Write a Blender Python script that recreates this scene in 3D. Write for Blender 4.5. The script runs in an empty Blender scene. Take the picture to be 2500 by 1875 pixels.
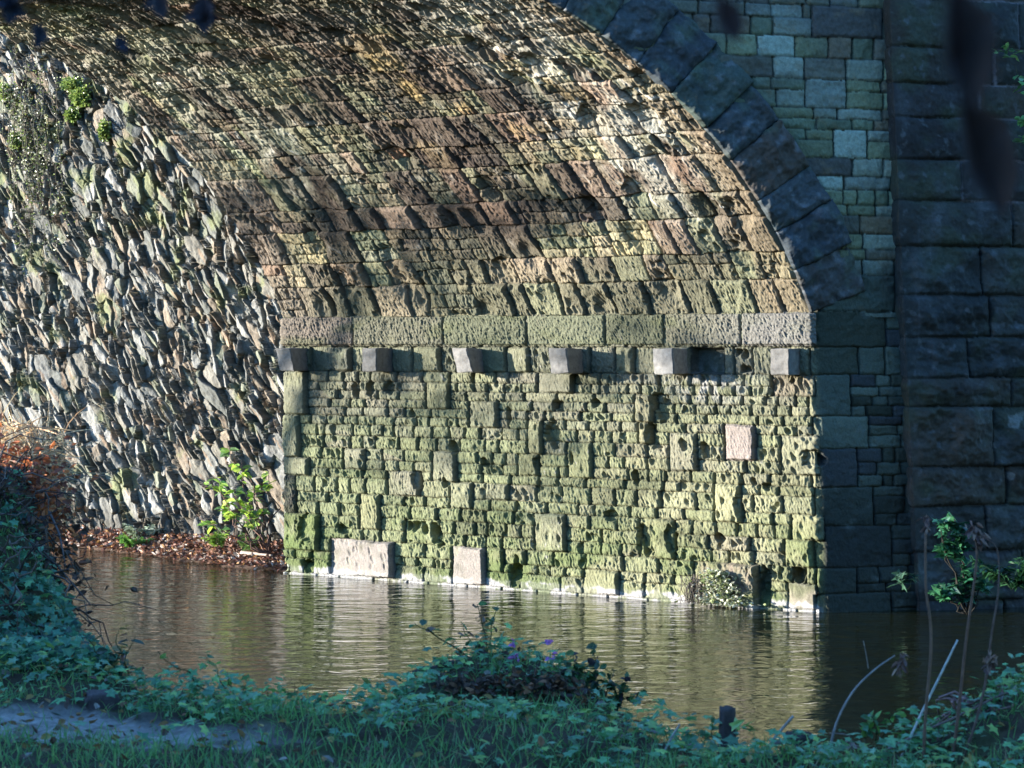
import bpy, math, random
import numpy as np
from mathutils import Vector, Matrix
random.seed(7)
RNG = np.random.default_rng(11)
C = bpy.context.scene.collection
CAMZ = 3.25; F = 5000.0; HY = 844.0

def px(x, y, Y):
    """world point seen at photograph pixel x,y (2500 wide) at depth Y"""
    return np.array([(x-1250)/F*Y, Y, CAMZ-(y-HY)/F*Y])

# ------------------------------------------------------------------ noise
def _hash(ix, iy, seed):
    h = (ix.astype(np.int64)*374761393 + iy.astype(np.int64)*668265263 + seed*1442695041) & 0xffffffff
    h = ((h ^ (h >> 13))*1274126177) & 0xffffffff
    h = ((h ^ (h >> 16))*2246822519) & 0xffffffff
    return (h ^ (h >> 15)) & 0xffffff
def rnd(ix, iy, seed): return _hash(np.asarray(ix), np.asarray(iy), seed)/float(0xffffff)
def noise(x, y, seed=0):
    ix = np.floor(x); iy = np.floor(y); fx = x-ix; fy = y-iy
    ix = ix.astype(np.int64); iy = iy.astype(np.int64)
    u = fx*fx*fx*(fx*(fx*6-15)+10); v = fy*fy*fy*(fy*(fy*6-15)+10)
    def g(dx, dy):
        a = rnd(ix+dx, iy+dy, seed)*2*np.pi
        return np.cos(a)*(fx-dx)+np.sin(a)*(fy-dy)
    a = g(0, 0); b = g(1, 0); c = g(0, 1); d = g(1, 1)
    return (a+(b-a)*u + ((c+(d-c)*u)-(a+(b-a)*u))*v)*1.5
def fbm(x, y, seed=0, o=4):
    s = 0; a = 1.0; n = 0
    for k in range(o):
        s = s+a*noise(x*2**k, y*2**k, seed+17*k); n += a; a *= .5
    return s/n*1.5
def ridged(x, y, seed=0, o=3):
    s = 0; a = 1.0; n = 0
    for k in range(o):
        s = s+a*(1-np.abs(noise(x*2**k, y*2**k, seed+31*k))*2); n += a; a *= .5
    return s/n
def worley(x, y, seed=0, jit=.95):
    ix = np.floor(x).astype(np.int64); iy = np.floor(y).astype(np.int64)
    f1 = np.full(x.shape, 9.); f2 = np.full(x.shape, 9.)
    cx = np.zeros(x.shape); cy = np.zeros(x.shape); idd = np.zeros(x.shape, np.int64)
    for dx in (-1, 0, 1):
        for dy in (-1, 0, 1):
            jx = ix+dx; jy = iy+dy
            qx = jx+.5+(rnd(jx, jy, seed)-.5)*jit; qy = jy+.5+(rnd(jx, jy, seed+7)-.5)*jit
            d = np.hypot(x-qx, y-qy)
            n1 = d < f1
            f2 = np.where(n1, f1, np.minimum(f2, d))
            f1 = np.where(n1, d, f1); cx = np.where(n1, x-qx, cx); cy = np.where(n1, y-qy, cy)
            idd = np.where(n1, _hash(jx, jy, seed+3), idd)
    return f1, f2, cx, cy, idd
def sstep(a, b, x):
    t = np.clip((x-a)/(b-a), 0, 1); return t*t*(3-2*t)
def mix(a, b, t): return a*(1-t[..., None])+np.asarray(b)*t[..., None]

# ------------------------------------------------------------------ materials
def new_mat(name):
    m = bpy.data.materials.new(name); m.use_nodes = True
    nt = m.node_tree; nt.nodes.clear()
    out = nt.nodes.new('ShaderNodeOutputMaterial'); b = nt.nodes.new('ShaderNodeBsdfPrincipled')
    nt.links.new(b.outputs[0], out.inputs[0])
    return m, nt, b, out
def N(nt, t, **kw):
    n = nt.nodes.new(t)
    for k, v in kw.items():
        if k in n.inputs: n.inputs[k].default_value = v
        else: setattr(n, k, v)
    return n
def mat_vcol(name, rough=.9, nscale=60, namp=.35, bump=.4, bdist=.01, bscale=120, spec=.3, g=1.):
    """vertex colour times fine procedural mottling, plus bump"""
    m, nt, b, out = new_mat(name)
    at = N(nt, 'ShaderNodeAttribute', attribute_name='Col')
    tc = N(nt, 'ShaderNodeTexCoord')
    n1 = N(nt, 'ShaderNodeTexNoise', Scale=nscale, Detail=5.0, Roughness=.65)
    nt.links.new(tc.outputs['Object'], n1.inputs['Vector'])
    mr = N(nt, 'ShaderNodeMapRange'); mr.inputs[1].default_value = .25; mr.inputs[2].default_value = .75
    mr.inputs[3].default_value = (1-namp)*g; mr.inputs[4].default_value = (1+namp)*g
    nt.links.new(n1.outputs[0], mr.inputs[0])
    mx = N(nt, 'ShaderNodeVectorMath', operation='SCALE')
    nt.links.new(at.outputs['Color'], mx.inputs[0]); nt.links.new(mr.outputs[0], mx.inputs['Scale'])
    nt.links.new(mx.outputs[0], b.inputs['Base Color'])
    b.inputs['Roughness'].default_value = rough
    b.inputs['Specular IOR Level'].default_value = spec
    n2 = N(nt, 'ShaderNodeTexNoise', Scale=bscale, Detail=6.0, Roughness=.7)
    nt.links.new(tc.outputs['Object'], n2.inputs['Vector'])
    bp = N(nt, 'ShaderNodeBump', Strength=bump, Distance=bdist)
    nt.links.new(n2.outputs[0], bp.inputs['Height']); nt.links.new(bp.outputs[0], b.inputs['Normal'])
    return m
def mat_leaf(name, rough=.5, trans=.35):
    m, nt, b, out = new_mat(name)
    at = N(nt, 'ShaderNodeAttribute', attribute_name='Col')
    tc = N(nt, 'ShaderNodeTexCoord')
    n1 = N(nt, 'ShaderNodeTexNoise', Scale=45.0, Detail=3.0)
    nt.links.new(tc.outputs['Object'], n1.inputs['Vector'])
    mr = N(nt, 'ShaderNodeMapRange'); mr.inputs[1].default_value = .3; mr.inputs[2].default_value = .7
    mr.inputs[3].default_value = .75; mr.inputs[4].default_value = 1.2
    nt.links.new(n1.outputs[0], mr.inputs[0])
    mx = N(nt, 'ShaderNodeVectorMath', operation='SCALE')
    nt.links.new(at.outputs['Color'], mx.inputs[0]); nt.links.new(mr.outputs[0], mx.inputs['Scale'])
    nt.links.new(mx.outputs[0], b.inputs['Base Color']); b.inputs['Roughness'].default_value = rough
    tr = N(nt, 'ShaderNodeBsdfTranslucent'); nt.links.new(mx.outputs[0], tr.inputs[0])
    ms = N(nt, 'ShaderNodeMixShader'); ms.inputs[0].default_value = trans
    nt.links.new(b.outputs[0], ms.inputs[1]); nt.links.new(tr.outputs[0], ms.inputs[2])
    nt.links.new(ms.outputs[0], out.inputs[0])
    return m
M = {}
M['stone'] = mat_vcol('weathered_sandstone', .97, 45, .3, .7, .012, 110, .12, .62)
M['face'] = mat_vcol('damp_sandstone', .75, 22, .35, .5, .01, 60, .25, .52)  # darker, smoother stone of the bridge's near face
M['rubble'] = mat_vcol('rubble_stone', .85, 35, .35, .6, .012, 80, .25, .62)
M['ashlar'] = mat_vcol('cut_corbel_stone', .9, 14, .4, .2, .004, 90, .1, .40)
M['earth'] = mat_vcol('bank_earth', .95, 25, .4, .8, .02, 40)
M['wood'] = mat_vcol('old_wood', .85, 30, .4, .6, .01, 60)
M['leaf'] = mat_leaf('leaf', .32, .3)
M['dry'] = mat_leaf('dry_leaf', .7, .2)
M['grass'] = mat_leaf('grass_blade', .5, .35)
M['petal'] = mat_leaf('petal', .5, .4)

# ------------------------------------------------------------------ mesh helpers
def make_mesh(name, V, faces_list, col, mat, parent=None, smooth=True):
    """faces_list: list of int arrays (n,k)"""
    me = bpy.data.meshes.new(name)
    V = np.ascontiguousarray(V, np.float32)
    me.vertices.add(len(V)); me.vertices.foreach_set('co', V.ravel())
    nl = sum(f.size for f in faces_list); nf = sum(len(f) for f in faces_list)
    me.loops.add(nl); me.polygons.add(nf)
    me.loops.foreach_set('vertex_index', np.concatenate([f.ravel() for f in faces_list]).astype(np.int32))
    ks = np.concatenate([np.full(len(f), f.shape[1]) for f in faces_list])
    st = np.concatenate([[0], np.cumsum(ks)[:-1]]).astype(np.int32)
    me.polygons.foreach_set('loop_start', st)
    me.polygons.foreach_set('use_smooth', np.full(nf, smooth))
    me.update(calc_edges=True)
    if col is not None:
        col = np.asarray(col, np.float32)
        if col.ndim == 1: col = np.tile(col, (len(V), 1))
        c4 = np.ones((len(V), 4), np.float32); c4[:, :3] = np.clip(col, .003, .9)
        a = me.color_attributes.new('Col', 'FLOAT_COLOR', 'POINT'); a.data.foreach_set('color', c4.ravel())
    me.materials.append(mat)
    o = bpy.data.objects.new(name, me); C.objects.link(o)
    if parent: o.parent = parent
    return o
def grid_faces(n, m, flip=False, off=0):
    i = np.arange(n*m).reshape(n, m)+off
    a, b, c, d = i[:-1, :-1], i[1:, :-1], i[1:, 1:], i[:-1, 1:]
    q = np.stack([a, b, c, d] if not flip else [d, c, b, a], -1).reshape(-1, 4)
    return q
def grid_obj(name, P, col, mat, parent=None, flip=False):
    n, m = P.shape[:2]
    return make_mesh(name, P.reshape(-1, 3), [grid_faces(n, m, flip)], col.reshape(-1, 3), mat, parent)
def tag(o, label=None, cat=None, group=None, kind=None):
    if label: o['label'] = label
    if cat: o['category'] = cat
    if group: o['group'] = group
    if kind: o['kind'] = kind
    return o
def empty(name, loc=(0, 0, 0)):
    o = bpy.data.objects.new(name, None); C.objects.link(o); o.location = loc; o.empty_display_size = .2
    return o
def rooted(root, objs):
    """root is an Empty whose location is the base; children meshes carry world coordinates"""
    l = root.location.copy()
    for o in objs:
        o.parent = root; o.matrix_parent_inverse = Matrix.Translation(-l)
def scatter(name, tv, tf, pos, R, sc, col, mat, parent=None, smooth=False):
    """tv (k,3) template, tf list of face tuples, pos (n,3), R (n,3,3), sc (n,) or (n,3), col (n,3)"""
    n = len(pos); k = len(tv)
    sc = np.asarray(sc); sc = sc[:, None] if sc.ndim == 1 else sc
    V = np.einsum('nij,nkj->nki', R, tv[None]*sc[:, None, :]) + pos[:, None, :]
    fl = []
    for kk in sorted(set(len(f) for f in tf)):
        fa = np.array([f for f in tf if len(f) == kk])
        fl.append((fa[None]+(np.arange(n)*k)[:, None, None]).reshape(-1, kk))
    return make_mesh(name, V.reshape(-1, 3), fl, np.repeat(col, k, 0), mat, parent, smooth)
def rots(n, tilt=.6, up=None, yaw=None, rng=RNG):
    """random frames: z axis tilted from up, x axis = leaf direction"""
    up = np.tile([0, 0, 1.], (n, 1)) if up is None else up
    z = up+rng.normal(0, tilt, (n, 3)); z /= np.linalg.norm(z, axis=1)[:, None]
    a = rng.uniform(0, 2*np.pi, n) if yaw is None else yaw
    x = np.stack([np.cos(a), np.sin(a), np.zeros(n)], 1)
    x -= z*(x*z).sum(1)[:, None]; x /= np.linalg.norm(x, axis=1)[:, None]+1e-9
    y = np.cross(z, x)
    return np.stack([x, y, z], 2)
# templates (unit length along x)
OVAL = (np.array([[0, 0, 0], [.3, .27, .06], [.7, .23, .05], [1, 0, -.08], [.7, -.23, .05], [.3, -.27, .06], [.5, 0, -.02]]),
        [(0, 6, 1), (1, 6, 2), (2, 6, 3), (3, 6, 4), (4, 6, 5), (5, 6, 0)])
IVY = (np.array([[0, 0, 0], [-.12, .3, .03], [.25, .22, .03], [.42, .5, -.04], [.58, .2, .03], [1, 0, -.1], [.58, -.2, .03], [.42, -.5, -.04], [.25, -.22, .03], [-.12, -.3, .03], [.35, 0, -.03]]),
       [(0, 1, 2, 10), (2, 3, 4, 10), (4, 5, 10), (5, 6, 10), (6, 7, 8, 10), (8, 9, 0, 10)])
CURL = (np.array([[0, 0, 0], [.3, .26, .22], [.7, .2, .26], [1, 0, .14], [.7, -.25, .1], [.3, -.3, .16], [.5, 0, -.04]]), OVAL[1])
BLADE = (np.array([[0, .035, 0], [0, -.035, 0], [.12, .03, .4], [.12, -.03, .4], [.35, .018, .75], [.35, -.018, .75], [.65, 0, .95]]),
         [(0, 1, 3, 2), (2, 3, 5, 4), (4, 5, 6)])
def tube(pts, r, seg=6):
    """verts, faces of a tapered tube"""
    pts = np.asarray(pts, float); n = len(pts)
    r = np.full(n, r) if np.isscalar(r) else np.asarray(r)
    if len(r) != n: r = np.interp(np.linspace(0, 1, n), np.linspace(0, 1, len(r)), r)
    T = np.gradient(pts, axis=0); T /= np.linalg.norm(T, axis=1)[:, None]+1e-9
    up = np.array([.31, .2, .93]) if abs(T[:, 2]).mean() < .8 else np.array([.95, .3, 0.1])
    A = np.cross(T, up); A /= np.linalg.norm(A, axis=1)[:, None]+1e-9; B = np.cross(T, A)
    a = np.linspace(0, 2*np.pi, seg, endpoint=False)
    V = pts[:, None]+(A[:, None]*np.cos(a)[None, :, None]+B[:, None]*np.sin(a)[None, :, None])*r[:, None, None]
    i = np.arange(n*seg).reshape(n, seg); j = np.roll(i, -1, 1)
    f = np.stack([i[:-1], j[:-1], j[1:], i[1:]], -1).reshape(-1, 4)
    V = V.reshape(-1, 3)
    V = np.vstack([V, pts[:1], pts[-1:]])
    caps = np.array([[i[0, q], n*seg, i[0, (q+1) % seg]] for q in range(seg)]+[[i[-1, (q+1) % seg], n*seg+1, i[-1, q]] for q in range(seg)])
    return V, [f, caps]
def join_parts(name, parts, cols, mat, parent=None, smooth=True):
    Vs = []; q4 = []; q3 = []; cs = []; off = 0
    for (V, fl), c in zip(parts, cols):
        Vs.append(V); cs.append(np.tile(c, (len(V), 1)) if np.ndim(c) == 1 else c)
        for f in fl: (q4 if f.shape[1] == 4 else q3).append(f+off)
        off += len(V)
    fl = ([np.concatenate(q4)] if q4 else [])+([np.concatenate(q3)] if q3 else [])
    return make_mesh(name, np.vstack(Vs), fl, np.vstack(cs), mat, parent, smooth)
def wobble(p0, p1, n=8, amp=.05, seed=0, sag=0):
    r = np.random.default_rng(seed); t = np.linspace(0, 1, n)
    P = np.outer(1-t, p0)+np.outer(t, p1)
    d = np.cumsum(r.normal(0, amp/math.sqrt(n), (n, 3)), 0); d -= np.outer(t, d[-1])
    d *= (t*(1-t)*4)[:, None]**.5
    P = P+d; P[:, 2] -= sag*(t*(1-t)*4)
    return P

# ------------------------------------------------------------------ masonry maps
class Layout:
    def __init__(s, u0, u1, v0, v1, res=.006):
        s.u0, s.v0, s.res = u0, v0, res
        s.nu = int((u1-u0)/res)+2; s.nv = int((v1-v0)/res)+2
        s.u1, s.v1 = u1, v1
        s.id = np.full((s.nv, s.nu), -1, np.int32); s.ed = np.zeros((s.nv, s.nu), np.float32)
        s.st = []
    def add(s, a, b, c, d, typ='s', over=False):
        """stone u a..b, v c..d"""
        ia, ib = int(round((a-s.u0)/s.res)), int(round((b-s.u0)/s.res))
        ic, idd = int(round((c-s.v0)/s.res)), int(round((d-s.v0)/s.res))
        ia, ic = max(ia, 0), max(ic, 0); ib, idd = min(ib, s.nu), min(idd, s.nv)
        if ib <= ia or idd <= ic: return
        k = len(s.st); s.st.append((a, b, c, d, typ))
        uu = np.arange(ia, ib)*s.res+s.u0; vv = np.arange(ic, idd)*s.res+s.v0
        du = np.minimum(uu-a, b-uu)[None]; dv = np.minimum(vv-c, d-vv)[:, None]
        # rounded-corner distance
        r = .03
        qx = np.maximum(r-du, 0); qy = np.maximum(r-dv, 0)
        e = np.where((du < r) & (dv < r), r-np.hypot(qx, qy), np.minimum(du, dv))
        e = np.broadcast_to(e, (idd-ic, ib-ia))
        sub = s.id[ic:idd, ia:ib]; m = (sub < 0) | over
        s.id[ic:idd, ia:ib] = np.where(m, k, sub); s.ed[ic:idd, ia:ib] = np.where(m, e, s.ed[ic:idd, ia:ib])
    def free(s, c, d):
        """free intervals in a row between v c..d"""
        r = s.id[int(round(((c+d)/2-s.v0)/s.res))]
        res = []; k = 0; n = len(r)
        while k < n:
            if r[k] < 0:
                j = k
                while j < n and r[j] < 0: j += 1
                res.append((s.u0+k*s.res, s.u0+j*s.res)); k = j
            else: k += 1
        return res
    def fill(s, c, d, wmin, wmax, rng, typ='s'):
        for a, b in s.free(c, d):
            w = b-a; n = max(1, int(round(w/rng.uniform(wmin, wmax))))
            cuts = np.cumsum(rng.uniform(.55, 1.45, n)); cuts = a+w*cuts/cuts[-1]; p = a
            for q in cuts:
                s.add(p, q, c, d, typ); p = q
    def look(s, u, v, warp=.012, seed=5, ws=5.):
        uu = u+warp*noise(u*ws, v*ws, seed)+warp*.5*noise(u*ws*4, v*ws*4, seed+2)
        vv = v+warp*noise(u*ws*.8+9, v*ws*1.3+3, seed+1)+warp*.5*noise(u*ws*4, v*ws*4, seed+3)
        iu = np.clip(((uu-s.u0)/s.res).astype(int), 0, s.nu-1); iv = np.clip(((vv-s.v0)/s.res).astype(int), 0, s.nv-1)
        k = s.id[iv, iu]; e = s.ed[iv, iu]
        S = np.array([(q[0], q[1], q[2], q[3]) for q in s.st]+[(0, 1, 0, 1)])
        B = S[k]
        return k, e, (uu-(B[..., 0]+B[..., 1])/2), (vv-(B[..., 2]+B[..., 3])/2), B
    def types(s): return np.array([q[4] for q in s.st]+['s'])

def weather(u, v, k, e, lu, lv, B, pit=1., rip=1., seed=0, joint=.035, tiltamp=.10, off=.014, lean=.25, tb=0.):
    """relief of eroded coursed sandstone, metres"""
    r1 = rnd(k, k*3+1, seed+1); r2 = rnd(k, k*5+2, seed+2); r3 = rnd(k, k*7+3, seed+3); r4 = rnd(k, k+11, seed+4)
    du = np.maximum((B[..., 1]-B[..., 0])*.5-np.abs(lu), 0); dv = np.maximum((B[..., 3]-B[..., 2])*.5-np.abs(lv), 0)
    h = -joint*(1-sstep(.002, .020, du))*(.4+.9*rnd(k, k*23+1, seed+60))-joint*.45*(1-sstep(.0, .011, dv))
    h += .020*(1-np.exp(-du/.028))+.005*(1-np.exp(-dv/.015))-.012*(1-sstep(0, .03, e))
    h += (r1-.5)*2*off + lu*((r2-.5)*2*tiltamp+tb) + lv*(r3-.5)*tiltamp
    # honeycomb hollows, deeper on some stones, dragged upright
    wu = u+lean*v+.03*noise(u*7, v*7, seed+8); wv = v+.03*noise(u*7+5, v*7, seed+9)
    f1, f2, *_ , cid = worley(wu*11, wv*6.5, seed+20)
    sel = ((cid & 255)/255.)
    p = sstep(.50, .12, f1)*sstep(.35, .75, sel)
    h -= pit*.055*p*sstep(.35, .9, r4)*sstep(0, .03, e)
    f1b, f2b, *_ , cb = worley(wu*24, wv*15, seed+21)
    pb = sstep(.55, .15, f1b)*sstep(.3, .8, (cb & 255)/255.)
    h -= pit*.012*pb*sstep(-.1, .7, rnd(k, k*13+5, seed+6))
    # wavy ribs left between the grains
    w = ridged(wu*17, wv*5, seed+30, 3)
    h += rip*.012*(w-.5)*(.5+.9*rnd(k, k*2+9, seed+7))
    h += rip*.006*noise(wu*60, wv*22, seed+33)
    h += .006*fbm(u*9, v*9, seed+40, 3)
    big = sstep(.55, .95, noise(u*1.9, v*2.6, seed+50)+.25*noise(u*8, v*8, seed+51)+.25)
    h -= .02*big
    return h

def pal_color(k, seed, pals, w):
    """pick a palette colour per stone id; w (...,n) weights"""
    w = np.cumsum(w/np.sum(w, -1, keepdims=True), -1)
    r = rnd(k, k*17+3, seed)[..., None]
    i = (r > w).sum(-1).clip(0, len(pals)-1)
    return np.asarray(pals)[i]*(.78+.5*rnd(k, k*19+1, seed+5))[..., None]

# ================================================================== BRIDGE
A = np.array([-6.89, 4.3, 0.]); A /= np.linalg.norm(A)
D = np.array([1, .25, 0.]); D /= np.linalg.norm(D)      # along the near face, away from the opening
NF = np.array([D[1], -D[0], 0.])                          # out of the near face
NJ = np.array([-4.3, -6.89, 0.]); NJ /= np.linalg.norm(NJ)
CN = np.array([3.64, 25., 0.]); LJ = 8.122; ZS = 3.65; ZB = 3.25
FAR = CN+A*LJ
bridge = empty('stone_bridge', tuple(CN))
tag(bridge, 'old sandstone arch bridge, pitted sunlit vault and abutment rising from the river', 'bridge')
BR = []

def jamb_base(U, z):
    """U 0 at the far corner, LJ at the near corner, beyond along the near face"""
    ext = .12*(1-z/ZS)
    Lz = LJ+ext
    P = FAR[None, None]-A*(np.clip(U, 0, LJ)*Lz/LJ)[..., None]
    P = P+D*(np.maximum(U-LJ, 0)+np.maximum(-U, 0))[..., None]
    P[..., 2] = z
    # blended normals round the corners
    t = sstep(LJ-.05, LJ+.05, U)[..., None]; t2 = sstep(.05, -.05, U)[..., None]
    n = NJ*(1-t)*(1-t2)+NF*t - NF*t2
    n /= np.linalg.norm(n, axis=-1)[..., None]
    return P, n
def u_of(x):
    a = (x-1250)/F
    # FAR + (-A)*u
    return (a*FAR[1]-FAR[0])/(-A[0]+a*A[1])
def uv_of(x, y):
    u = u_of(x); Y = FAR[1]-A[1]*u
    return u, CAMZ-(y-HY)/F*Y
# ---- abutment
rng = np.random.default_rng(3)
WF = 1.55
Lj = Layout(-.3, LJ+WF, -.4, 3.7)
# course heights
cs = [-.4, -.17]; r_ = np.random.default_rng(5)
while cs[-1] < 2.86: cs.append(cs[-1]+r_.choice([.12, .14, .155, .175, .195, .22]))
cs = [c for c in cs if c < 2.80]+[2.89, 3.23, 3.45, 3.7]
cs = np.array(cs)
def snap(v): return cs[np.argmin(abs(cs-v))]
def jump(x0, y0, x1, y1, typ='j'):
    u0, va = uv_of(x0, y0); u1, vb = uv_of(x1, y1)
    v0, v1 = snap(vb), snap(va)
    if v1 <= v0: v1 = cs[min(np.searchsorted(cs, v0)+1, len(cs)-1)]
    Lj.add(u0, u1, v0, v1, typ)
for q in [(805, 1327, 960, 1420, 'pale'), (1100, 1345, 1178, 1440, 'pale'), (1678, 1375, 1835, 1500, 'brown'), (1412, 1395, 1500, 1450, 'j'),
          (1905, 1430, 2003, 1500, 'pale2'), (680, 1247, 780, 1330, 'moss'), (680, 1170, 722, 1247, 'dark'), (680, 1110, 755, 1170, 'grey'),
          (680, 1010, 732, 1105, 'grey'), (680, 915, 750, 1008, 'grey'), (1378, 1066, 1441, 1172, 'j'), (1260, 1102, 1310, 1166, 'j'),
          (1285, 1021, 1320, 1098, 'j'), (1095, 1193, 1149, 1254, 'grey'), (1180, 1170, 1238, 1225, 'grey'),
          (943, 1145, 1023, 1209, 'grey'), (1052, 1114, 1111, 1188, 'grey'), (876, 1209, 926, 1297, 'j'), (1296, 1265, 1375, 1349, 'grey'),
          (1224, 1326, 1276, 1387, 'j'), (1040, 930, 1097, 994, 'j'), (1142, 980, 1215, 1048, 'grey'), (837, 1084, 890, 1138, 'grey'),
          (1762, 1025, 1837, 1123, 'pinkb'), (1547, 958, 1590, 1030, 'tan'), (1733, 1186, 1798, 1279, 'bright'),
          (1550, 1279, 1636, 1356, 'j'), (1627, 1062, 1694, 1143, 'grey'), (1895, 1062, 1990, 1154, 'grey'), (1916, 1236, 1997, 1328, 'j'),
          (1898, 1331, 1966, 1383, 'j'), (1916, 1385, 1948, 1425, 'hole'), (741, 1372, 764, 1415, 'hole'), (1238, 1385, 1263, 1420, 'hole'),
          (1836, 1385, 1862, 1480, 'hole'), (1553, 1035, 1580, 1100, 'tan'), (1310, 915, 1400, 965, 'grey'),
          (1880, 915, 1985, 970, 'pinkd'), (985, 1258, 1070, 1330, 'hol2'), (720, 1330, 760, 1370, 'j'), (1180, 1355, 1222, 1390, 'j'),
          (760, 850, 860, 915, 'dgrey'), (1005, 855, 1075, 915, 'j'), (1235, 855, 1290, 915, 'j'), (1683, 852, 1765, 915, 'recess'),
          (1500, 850, 1545, 915, 'j'), (1790, 850, 1835, 915, 'hol2')]:
    jump(*q)
# near face below the ring: big quoins wrapping the corner and coursed stones
zz = [-.4, .14, .52, .98, 1.5, 2.0, 2.42, 2.86, 3.23, 3.7]
rr = np.random.default_rng(8)
for i, (a, b) in enumerate(zip(zz[:-1], zz[1:])):
    w = [.95, .5, .98, .75, .55, .72, .5, .62, .98][i]
    Lj.add(LJ-(.02 if i % 2 else .06), LJ+w, snap(a), snap(b), 'quoin', over=(i in (0, 1)))
for i in range(len(cs)-1):
    h = cs[i+1]-cs[i]
    Lj.fill(cs[i], cs[i+1], .17+.4*h, .34+1.0*h, rng)
NU, NV = 1240, 470
Ug = np.concatenate([np.linspace(-.28, LJ, 1040, endpoint=False), np.linspace(LJ, LJ+WF, 200)])
Vg = np.linspace(-.3, 3.66, NV)
U, V = np.meshgrid(Ug, Vg)
k, e, lu, lv, B = Lj.look(U, V, .011, 5)
ty = Lj.types()[k]
face = U > LJ+.01
h = weather(U, V, k, e, lu, lv, B, 1.15, 1.45, 100, joint=.028, off=.009, tiltamp=.06, tb=.075)
hf = weather(U, V, k, e, lu, lv, B, .12, .45, 140, joint=.022, tiltamp=.03, off=.010)
hf += .010*fbm(U*5, V*7, 77, 4)
tf = sstep(LJ-.01, LJ+.12, U)
h = h*(1-tf)+hf*tf
sup = (np.abs(lu/((B[..., 1]-B[..., 0])*.5))**2.6+np.abs(lv/((B[..., 3]-B[..., 2])*.5))**2.6)**(1/2.6)+.28*noise(U*9, V*9, 301)
hm = (ty == 'hole')*sstep(1.02, .84, sup)
h = h*(1-hm)+(-.16+.03*noise(U*20, V*20, 3))*hm
h = np.where(ty == 'recess', -.17*sstep(.0, .03, e)+.01*noise(U*20, V*20, 3), h)
h = np.where(ty == 'hol2', h-.13*sstep(.45, .2, worley(U*7.3, V*5, 61)[0])*sstep(.01, .05, e), h)
h = np.where(~(U > LJ), h*(.35+.65*sstep(.10, .2, V))+.012*(1-sstep(.1, .2, V)), h)
HOL = [(1345, 1058, 20, 36), (1612, 992, 24, 34), (1588, 1068, 17, 34), (1362, 990, 14, 17), (750, 1292, 22, 36), (1565, 1315, 17, 36), (1630, 1312, 13, 36), (1066, 1308, 11, 32), (1975, 1120, 26, 24), (905, 950, 11, 20),
       (948, 945, 13, 22), (868, 950, 9, 18), (1485, 1258, 17, 15), (1797, 1240, 10, 36), (1020, 1172, 13, 22), (1085, 1180, 8, 14), (1545, 1165, 9, 22), (1715, 1100, 12, 22), (1180, 1128, 12, 12), (1258, 1372, 9, 24), (1390, 1120, 7, 20),
       (1310, 1140, 8, 20), (1745, 1310, 12, 14), (1860, 1185, 10, 12), (1830, 1175, 8, 10), (1452, 985, 9, 12), (1665, 1085, 10, 16), (1240, 1010, 7, 20), (835, 1290, 12, 14), (1105, 1090, 12, 16), (700, 1385, 12, 14), (1005, 1010, 9, 10)]
wn = .35*noise(U*6, V*6, 311)+.25*noise(U*17, V*17, 312)
for x_, y_, a_, b_ in HOL:
    uc, vc = uv_of(x_, y_); ua, _ = uv_of(x_+a_, y_); _, vb_ = uv_of(x_, y_-b_)
    q_ = np.sqrt(((U-uc+.15*(V-vc))/(ua-uc))**2+((V-vc)/(vb_-vc))**2)+wn
    h = h-.11*sstep(1.05, .75, q_)
h = np.where((ty == 'pale') | (ty == 'pale2'), h*.35, h)
for t_, d_ in (('j', .024), ('pink', .028), ('pinkb', .05), ('grey', .028), ('bright', .05), ('tan', .04), ('moss', .035), ('brown', .05), ('pale', .045), ('pale2', .03), ('dgrey', .02)):
    h = np.where(ty == t_, h*.75+(d_+lu*.12)*sstep(0, .03, e), h)
P, n = jamb_base(U, V)
P = P+n*h[..., None]
# colour
yel = sstep(-.4, .9, (U-3.5)/4.5+.4*noise(U*.7, V*.9, 9))
up = sstep(1.6, 3.2, V+.4*noise(U*.8, V, 10))
pals = [(.22, .245, .135), (.27, .285, .155), (.33, .315, .20), (.26, .245, .19), (.30, .255, .20), (.17, .18, .12)]
w = np.stack([1.2*(1-up)+.3, 1.5*(1-up)+.2+0*yel, .3+1.8*yel, .35+.8*up, .08+.35*up, .25+.9*up], -1)
col = pal_color(k, 201, pals, w)
zc_ = mix(np.ones(U.shape+(3,))*np.array([.25, .27, .155]), (.33, .32, .19), yel*(1-.6*up)); zc_ = mix(zc_, (.24, .235, .17), up*.7)
col = col*.5+zc_*.5*(.85+.3*rnd(k, k+5, 209))[..., None]
tc = {'pale': (.37, .33, .295), 'pale2': (.42, .36, .29), 'brown': (.27, .22, .17), 'moss': (.20, .24, .10), 'dark': (.10, .095, .08), 'grey': (.27, .255, .19),
      'tan': (.33, .29, .19), 'pink': (.32, .28, .21), 'pinkb': (.37, .31, .28), 'pinkd': (.29, .235, .17), 'bright': (.38, .37, .22), 'dgrey': (.17, .17, .13),
      'hole': (.20, .20, .13), 'recess': (.08, .09, .09), 'j': (.28, .28, .155)}
for t_, c_ in tc.items():
    m_ = (ty == t_)
    if t_ in ('j', 'grey', 'tan', 'pink'): col[m_] = col[m_]*.4+np.array(c_)*.6
    else: col[m_] = np.array(c_)
green = sstep(-.1, .8, noise(U*.9+3, V*1.6, 12)+.45*noise(U*5, V*5, 13)+sstep(1.3, .3, V)*.45-up*.3)
col = mix(col, (.15, .20, .075), green*(.20+.60*sstep(1.3, .2, V))*(ty != 'pale')*(ty != 'pinkb'))
col = mix(col, (.20, .195, .145), .45*sstep(1.6, 2.9, V+.3*noise(U*1.3, V*1.3, 17)))
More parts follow.
